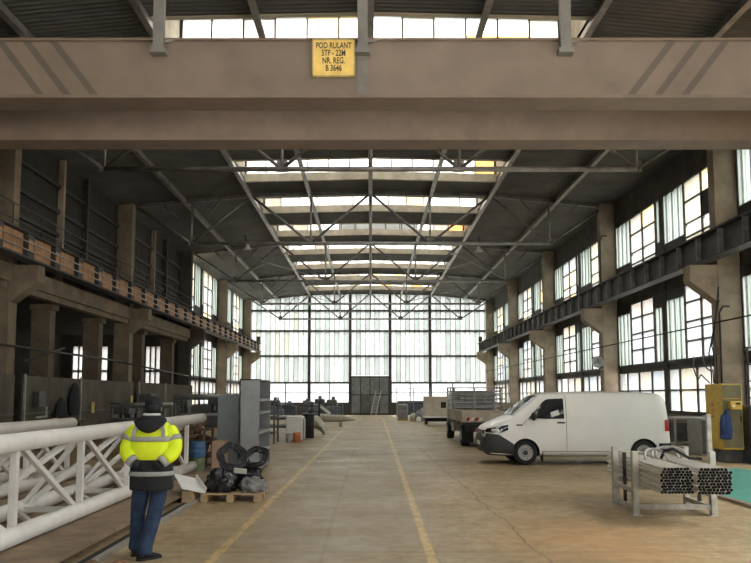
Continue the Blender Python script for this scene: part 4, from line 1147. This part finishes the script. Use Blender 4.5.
# scrap crate and racks behind the man
t = thing('scrap_crate', 'wire crate heaped with rusty scrap beyond the girder end', 'crate', (-4.6,19.4,0))
b = MB()
for z in (.05,.35,.65,.95): 
    for a, c in (((-5.1,18.9),(-4.1,18.9)),((-4.1,18.9),(-4.1,19.9)),((-4.1,19.9),(-5.1,19.9)),((-5.1,19.9),(-5.1,18.9))): b.bar((a[0],a[1],z),(c[0],c[1],z),.03,.03)
for x, y in ((-5.1,18.9),(-4.1,18.9),(-4.1,19.9),(-5.1,19.9)): b.box(x-.03,x+.03,y-.03,y+.03,0,1.0)
b.build('frame', rust_scrap, t)
b = MB()
for i in range(46):
    b.lump((-4.6+random.uniform(-.42,.42),19.4+random.uniform(-.42,.42),.15+random.random()*.95),(.08+.1*random.random(),.06+.08*random.random(),.05+.06*random.random()),i,.4,2,2)
b.box(-5.0,-4.2,19.0,19.8,.02,.7)
o = b.build('scrap_pieces', rust_scrap, t); o['kind'] = 'stuff'
def open_rack(name, label, x0, x1, y0, y1, H, levels, m, cat='rack', loads=True):
    t = thing(name, label, cat, ((x0+x1)/2,(y0+y1)/2,0))
    for x in (x0, x1):
        for y in (y0, y1):
            b = MB(); b.box(x-.03,x+.03,y-.03,y+.03,0,H); b.build('upright', m, t)
    for z in levels:
        b = MB(); b.box(x0,x1,y0,y1,z-.02,z+.02); b.bar((x0,y0,z),(x1,y0,z),.04,.08); b.build('shelf', m, t)
    return t
open_rack('steel_rack', 'dark two-shelf steel rack behind the scrap crate, left of the cabinets', -5.9,-4.2,23.0,24.0,1.75,(.5,1.15,1.72), machine_grey)
open_rack('steel_rack', 'dark steel rack with long bars, behind the man on the left', -8.3,-6.4,24.5,25.5,1.5,(.45,.95,1.45), machine_grey)
k = 0
for z, yy, lab in ((1.745,23.3,'long grey bar on the top shelf of the rack left of the cabinets'),(1.175,23.3,'long grey bar on the middle shelf of the rack left of the cabinets')):
    b = MB(); b.tube((-6.0,yy,z+.06),(-4.0,yy,z+.06),.055,10); tag(b.build('steel_bar', galv, None, (-5,yy,z)), lab, 'bar')
for z, yy, lab in ((1.475,24.7,'long grey bar on top of the rack behind the man'),(.975,24.7,'long grey bar on the middle shelf of the rack behind the man')):
    b = MB(); b.tube((-8.4,yy,z+.06),(-6.3,yy,z+.06),.055,10); tag(b.build('steel_bar', galv, None, (-7,yy,z)), lab, 'bar')
t = thing('trestle', 'small slanted steel trestle between the scrap crate and the blue-grey cabinet', 'trestle', (-3.95,20.6,0))
b = MB()
for x in (-4.0,-3.75,-3.5): b.bar((x-.18,20.5,0),(x,20.7,1.0),.04,.04); b.bar((x+.12,20.5,0),(x,20.7,1.0),.04,.04)
b.bar((-4.1,20.7,1.0),(-3.4,20.7,1.0),.05,.05); b.build('frame', galv, t)
b = None

# ------------------------------------------------------------------ corrugated partition along the left columns
def corr(y0, y1, label):
    t = thing('partition', label, 'partition', (-11.1,(y0+y1)/2,0), 'corrugated partition sheets')
    b = MB(); n_ = round((y1-y0)/.09); pts = []
    for i in range(n_+1):
        y = y0+(y1-y0)*i/n_; pts.append((-11.1+(.025 if i % 2 else -.025), y))
    for (xa,ya),(xb,yb) in zip(pts, pts[1:]):
        b.quad((xa,ya,.05),(xb,yb,.05),(xb,yb,2.45),(xa,ya,2.45))
        b.quad((xa-.01,ya,2.45),(xb-.01,yb,2.45),(xb-.01,yb,.05),(xa-.01,ya,.05))
    b.build('sheet', sheet_olive, t)
    b = MB(); b.box(-11.06,-11.0,y0,y0+.06,0,2.5); b.build('post', galv, t)
    b = MB(); b.box(-11.07,-11.03,y0,y1,1.2,1.26); b.build('rail', sheet_olive, t)
for y0, y1, lab in ((15.5,23.7,'corrugated partition sheet at the left picture edge'),(24.3,29.0,'corrugated partition sheet with the dark coat hanging on it'),(29.0,35.6,'corrugated partition sheet just before the second left column, with a yellow tag on it'),(36.3,41,'corrugated partition sheet behind the head of the man'),(41,47.5,'corrugated partition sheet at the far end of the dark left bays')): corr(y0, y1, lab)
def coat(c, h, wd, label, m=cloth_black):
    b = MB(); x,y,z = c; rings = []
    for f, a in ((0,.75),(.03,.9),(.35,1.0),(.6,.85),(.8,.7),(.93,.4),(1,.15)):
        rings.append([(x+.03*noise.noise(V((q[1]*6,f*5,1)))+(q[0]-x), q[1]+.05*noise.noise(V((f*4,q[1]*3,0))), z-h+h*f) for q in ell(x,y,0,.10*a+.02,wd*a,20)])
    b.loft(rings); tag(b.build('coat', cloth_black, None, c), label, 'coat')
coat((-10.9,28.1,2.3),1.2,.52,'dark work coat hanging on the partition, left of the second column', machine_blue)
coat((-10.9,26.95,1.75),1.15,.55,'lower dark blue coat hanging beside the longer coat on the partition', machine_blue)
for y, z, lab in ((30.3,1.35,'yellow tag on the partition to the right of the hanging coats'),(35.2,1.6,'yellow tag beside the second left column, above the girder')):
    b = MB(); b.box(-11.02,-11.0,y-.17,y+.17,z-.22,z+.22); tag(b.build('yellow_tag', amber_tag, None, (-11,y,z)), lab, 'tag')
t = thing('wall_bracket', 'white bent bracket and dark box on the partition at far left', 'bracket', (-10.95,25.2,1.2))
b = MB(); b.bar((-10.9,24.9,1.1),(-10.9,25.75,1.12),.04,.06); b.bar((-10.9,25.7,1.1),(-10.9,25.7,1.45),.05,.05); b.build('bracket_arm', galv, t)
b = MB(); b.rbox(-11.05,-10.85,25.0,25.5,1.45,1.95,.01); b.build('box', machine_grey, t)
b = MB()
for x, y, z in ((-10.9,24.35,4.2),):
    b.tube((-10.8,16,z-.9),(-10.8,33,z-.9),.04,8); b.tube((-10.9,24.0,2.9),(-10.9,27,3.5),.04,8); b.tube((-11,33,3.3),(-11,46,3.0),.04,8)
tag(b.build('pipe', steel_dark, None, (-10.8,24,3.3)), 'thin dark pipe running along the left columns above the partition', 'pipe')
# lower left clutter behind the girders
t = thing('work_table', 'dark low steel table behind the girder ends on the left', 'table', (-8.6,20,0))
b = MB(); b.box(-9.4,-7.7,19,21,.92,.98); b.build('table_top', machine_grey, t)
for x in (-9.3,-7.8):
    for y in (19.1,20.9):
        b = MB(); b.box(x-.04,x+.04,y-.04,y+.04,0,.92); b.build('leg', machine_grey, t)
for (x,y,a,lab) in ((-8.5,19.8,.2,'loose cardboard sheet lying on the dark table, nearer the picture edge'),(-8.0,20.2,-.3,'loose cardboard sheet lying on the dark table, nearer the man')):
    b = MB(); b.bar((x-.3,y-.2,1.05),(x+.35,y+.25,1.18+.1*a),.5,.012,up=(a,0,1)); tag(b.build('cardboard_sheet', cardboard, None, (x,y,1)), lab, 'cardboard')
for x, y, h, wdt, lab in ((-9.6,30,1.5,.9,'dark machine tool in front of the partition, nearest of the row'),(-9.6,33,1.9,.8,'tall dark machine tool in front of the second left column'),(-9.3,38,1.6,1.0,'dark machine tool beyond the second left column'),(-8.9,44,1.7,1.1,'dark machine tool before the third left column')):
    t = thing('machine_tool', lab, 'machine', (x,y,0), None)
    b = MB(); b.rbox(x-wdt/2,x+wdt/2,y-.5,y+.5,0,.75,.04); b.build('bed', machine_grey, t)
    b = MB(); b.rbox(x-wdt/4,x+wdt/4,y-.1,y+.4,.75,h,.04); b.build('pillar', machine_blue, t)
    b = MB(); b.rbox(x-wdt/3,x+wdt/3,y-.55,y+.3,h-.4,h,.05); b.build('head', machine_grey, t)
    b = MB(); b.tube((x,y-.35,h-.4),(x,y-.35,h-.7),.05,10); b.build('spindle', galv, t)

# ------------------------------------------------------------------ centre left background
t = thing('white_box', 'white metal box with an orange-printed carton before it, left of the lane', 'box', (-3.0,31,0))
b = MB(); b.rbox(-3.38,-2.72,30.6,31.5,.03,.98,.02); b.build('body', white_gloss, t)
b = MB(); b.rbox(-2.72,-2.66,30.7,31.4,.05,.9,.01); b.build('side_door', grey_board, t)
b = MB(); b.box(-3.33,-2.77,30.7,31.4,0,.03); b.build('feet', black, t)
o = drum('bucket', (-2.87,29.9,0), .15, .38, orange_m, 'orange printed bucket standing in front of the white box', 'bucket')
o = drum('bucket', (-3.2,29.9,0), .11, .34, grey_board, 'small grey bucket left of the orange bucket', 'bucket')
t = thing('steel_drum', 'dark upright drum just right of the white box', 'drum', (-2.68,33.0,0))
b = MB(); b.lathe([(.24,0),(.25,.03),(.25,.5),(.262,.52),(.25,.54),(.25,1.0),(.24,1.03)], (-2.68,33.0,0), 'z', 20); b.build('shell', black, t)
b = MB(); rings = []
for i in range(10):
    f = i/9; rings.append([(-2.35-.35+f*.62+q[0]*.3, 35+q[1], .02+max(0,.62+.20*math.sin(f*2.6)-.50*f+q[2])) for q in [(0, .45*math.cos(a)*(1+.2*noise.noise(V((f*5,a,0)))), .30*math.sin(a)*(1+.3*noise.noise(V((f*4,a,3))))) for a in [2*PI*k/16 for k in range(16)]]])
b.loft(rings); tag(b.build('tarpaulin', tarp, None, (-2.3,35,.1)), 'crumpled pale tarpaulin draped beyond the white box', 'tarpaulin')
t = thing('wrapped_roll', 'long pale wrapped roll with a tapered end lying across the hall before the gate', 'roll', (-2.2,46,0))
b = MB(); b.path([(-3.2,46,.46),(-3.0,46,.46),(-2.4,46,.46),(-1.8,46,.46),(-1.4,46,.44),(-.9,46.1,.36)],[.14,.22,.23,.22,.16,.03],18); b.build('roll', tarp, t)
b = MB(); b.bar((-3.1,45.72,.72),(-2.45,45.7,.70),.2,.05,up=(.3,0,1)); b.bar((-3.0,45.7,1.2),(-2.4,45.68,.74),.06,.16); b.build('board', white_gloss, t)
for x in (-2.9,-1.8):
    b = MB(); b.box(x-.08,x+.08,45.6,46.4,0,.24); b.build('bearer', wood, t)
t = thing('barrier_post', 'thin dark steel post standing left of the wrapped roll', 'post', (-2.95,44,0))
b = MB(); b.tube((-2.95,44,.02),(-2.95,44,1.5),.05,10); b.box(-3.1,-2.8,43.85,44.15,0,.02); b.build('pole', black, t)
open_rack('steel_rack', 'dark open steel frame just right of the tall shelf cabinet', -4.5,-3.65,29,30.2,1.75,(.4,1.0,1.6), machine_grey)
open_rack('pipe_rack', 'long low rack of pale pipes beyond the white box', -6.6,-3.6,36,37,1.1,(.35,.75), machine_grey)
for k, (z, yy, lab) in enumerate(((.83,36.2,'front pale pipe on the long low rack'),(.83,36.6,'rear pale pipe on the long low rack'),(.43,36.3,'lower pale pipe on the long low rack'))):
    b = MB(); b.tube((-7.0,yy,z),(-3.3,yy,z),.06,10); tag(b.build('pipe', tarp, None, (-5,yy,z)), lab, 'pipe')
# row of dark machines in front of the glazed wall
NAMES = ['first dark drilling machine from the left before the end wall','second dark drilling machine from the left before the end wall','third dark drilling machine from the left before the end wall','fourth dark drilling machine from the left before the end wall','fifth dark drilling machine from the left before the end wall','dark drilling machine nearest the gate on its left']
for i, (u, h) in enumerate(((262,1.5),(277,1.7),(290,1.4),(310.5,1.6),(321.5,1.8),(333.5,1.75))):
    y = 60-(i%2)*1.5; x = (u-370.5)/760*y
    t = thing('drilling_machine', NAMES[i], 'machine', (x,y,0))
    b = MB(); b.rbox(x-.55,x+.55,y-.5,y+.5,0,.5+.25*(i%3),.05); b.build('base', machine_blue, t)
    b = MB(); b.tube((x,y,.5),(x,y,h-.2),.16,12); b.build('column', machine_grey, t)
    b = MB(); b.rbox(x-.50,x+.28,y-.5,y+.3,h-.60,h-.22,.08); b.build('head', machine_grey, t)
    b = MB(); b.lathe([(.13,0),(.14,.03),(.14,.22),(.1,.26)], (x+.1*(i%3)-.2,y,h-.24), 'z', 14); b.build('motor', machine_blue, t)
    b = MB(); b.tube((x,y-.35,h-.65),(x,y-.35,h-.95),.05,8); b.build('spindle', galv, t)
for i, (x0, x1, y, h, lab) in enumerate(((-10.8,-8.9,62,1.5,'dark blue-grey lathe in the far left corner'),(-8.2,-6.4,63,1.3,'dark blue-grey lathe between the corner lathe and the drilling machines'),(-5.6,-3.9,63.5,1.45,'dark blue-grey lathe behind the drilling machines'),(-3.6,-2.3,64,1.5,'dark blue-grey lathe just left of the gate'))):
    t = thing('lathe_machine', lab, 'machine', ((x0+x1)/2,y,0))
    b = MB(); b.rbox(x0,x1,y-.4,y+.4,.5,.85,.04); b.build('bed', machine_blue, t)
    b = MB(); b.rbox(x0,x0+.6,y-.45,y+.45,0,h,.05); b.build('headstock', machine_blue, t)
    b = MB(); b.rbox(x1-.4,x1,y-.4,y+.4,0,1.15,.05); b.build('tailstock', machine_blue, t)
    b = MB(); b.tube((x0+.6,y,1.05),(x1-.4,y,1.05),.12,10); b.build('workpiece', galv, t)
t = thing('ladder', 'pale aluminium ladder leaning on the dark gate', 'ladder', (.4,71.8,0))
for s in (-.24,.24):
    b = MB(); b.bar((.25+s,71.3,0),(.75+s,72.3,2.3),.05,.07); b.build('stile', galv, t)
b = MB()
for k in range(1,8): f = k/8; b.bar((.01+.5*f,71.3+f,2.3*f),(.49+.5*f,71.3+f,2.3*f),.04,.04)
b.build('rungs', galv, t)
# ------------------------------------------------------------------ centre right background
t = thing('wrapped_pallet', 'grey film-wrapped load on a pallet, right of the gate', 'pallet load', (2.4,57,0))
b = MB(); b.rbox(2.0,2.8,56.6,57.4,0,.14,.01); b.build('pallet', wood, t)
b = MB(); b.rbox(2.02,2.78,56.62,57.38,.14,1.2,.10); b.build('wrapped_load', plastic_film, t)
for i, (x,y,s,lab) in enumerate(((3.05,55,.32,'low pale sack next to the film-wrapped pallet load'),(3.5,54.5,.45,'heap-shaped grey sack between the pallet load and the white trailer'),(3.9,55.5,.55,'tall brownish sack just left of the white trailer'),(3.35,53.2,.22,'small white sack in front of the other sacks'))):
    b = MB(); b.lump((x,y,s*.62),(s*.8,s*.7,s*1.1),20+i,.35,2.5,3); tag(b.build('sack', (tarp, plastic_film, beige_board, white_gloss)[i], None, (x,y,0)), lab, 'sack')
t = thing('box_trailer', 'pale box trailer with a dark opening, left of the flatbed truck', 'trailer', (4.2,48.5,0))
b = MB(); b.rbox(3.42,5.2,48,49.6,.52,1.78,.03); b.build('body', beige_board, t)
b = MB(); b.box(4.42,4.74,47.98,48.0,1.05,1.42); b.build('opening', black, t)
b = MB(); b.rbox(3.38,5.24,47.7,49.7,.44,.54,.01); b.build('chassis', white_gloss, t)
for x in (3.55,5.05):
    b = MB(); b.lathe([(.15,-.09),(.24,-.09),(.26,0),(.24,.09),(.15,.09)], (x,48.8,.26), 'x', 20); b.build('wheel', black, t)
b = MB(); b.box(3.5,5.1,48.1,49.4,.2,.44); b.build('underframe', black, t)
t = thing('storage_frame', 'thin tube frame with a grey board beyond the white trailer', 'frame', (3.6,64,0))
for x in (2.2,3.6,5.0):
    b = MB(); b.tube((x,64,0),(x,64,2.5),.04,8); b.build('upright', galv, t)
b = MB()
for z in (1.3,1.9,2.45): b.tube((2.2,64,z),(5.0,64,z),.03,8)
b.build('rail', galv, t)
b = MB(); b.box(2.3,4.9,64.05,64.1,.3,1.4); b.build('board', machine_blue, t)
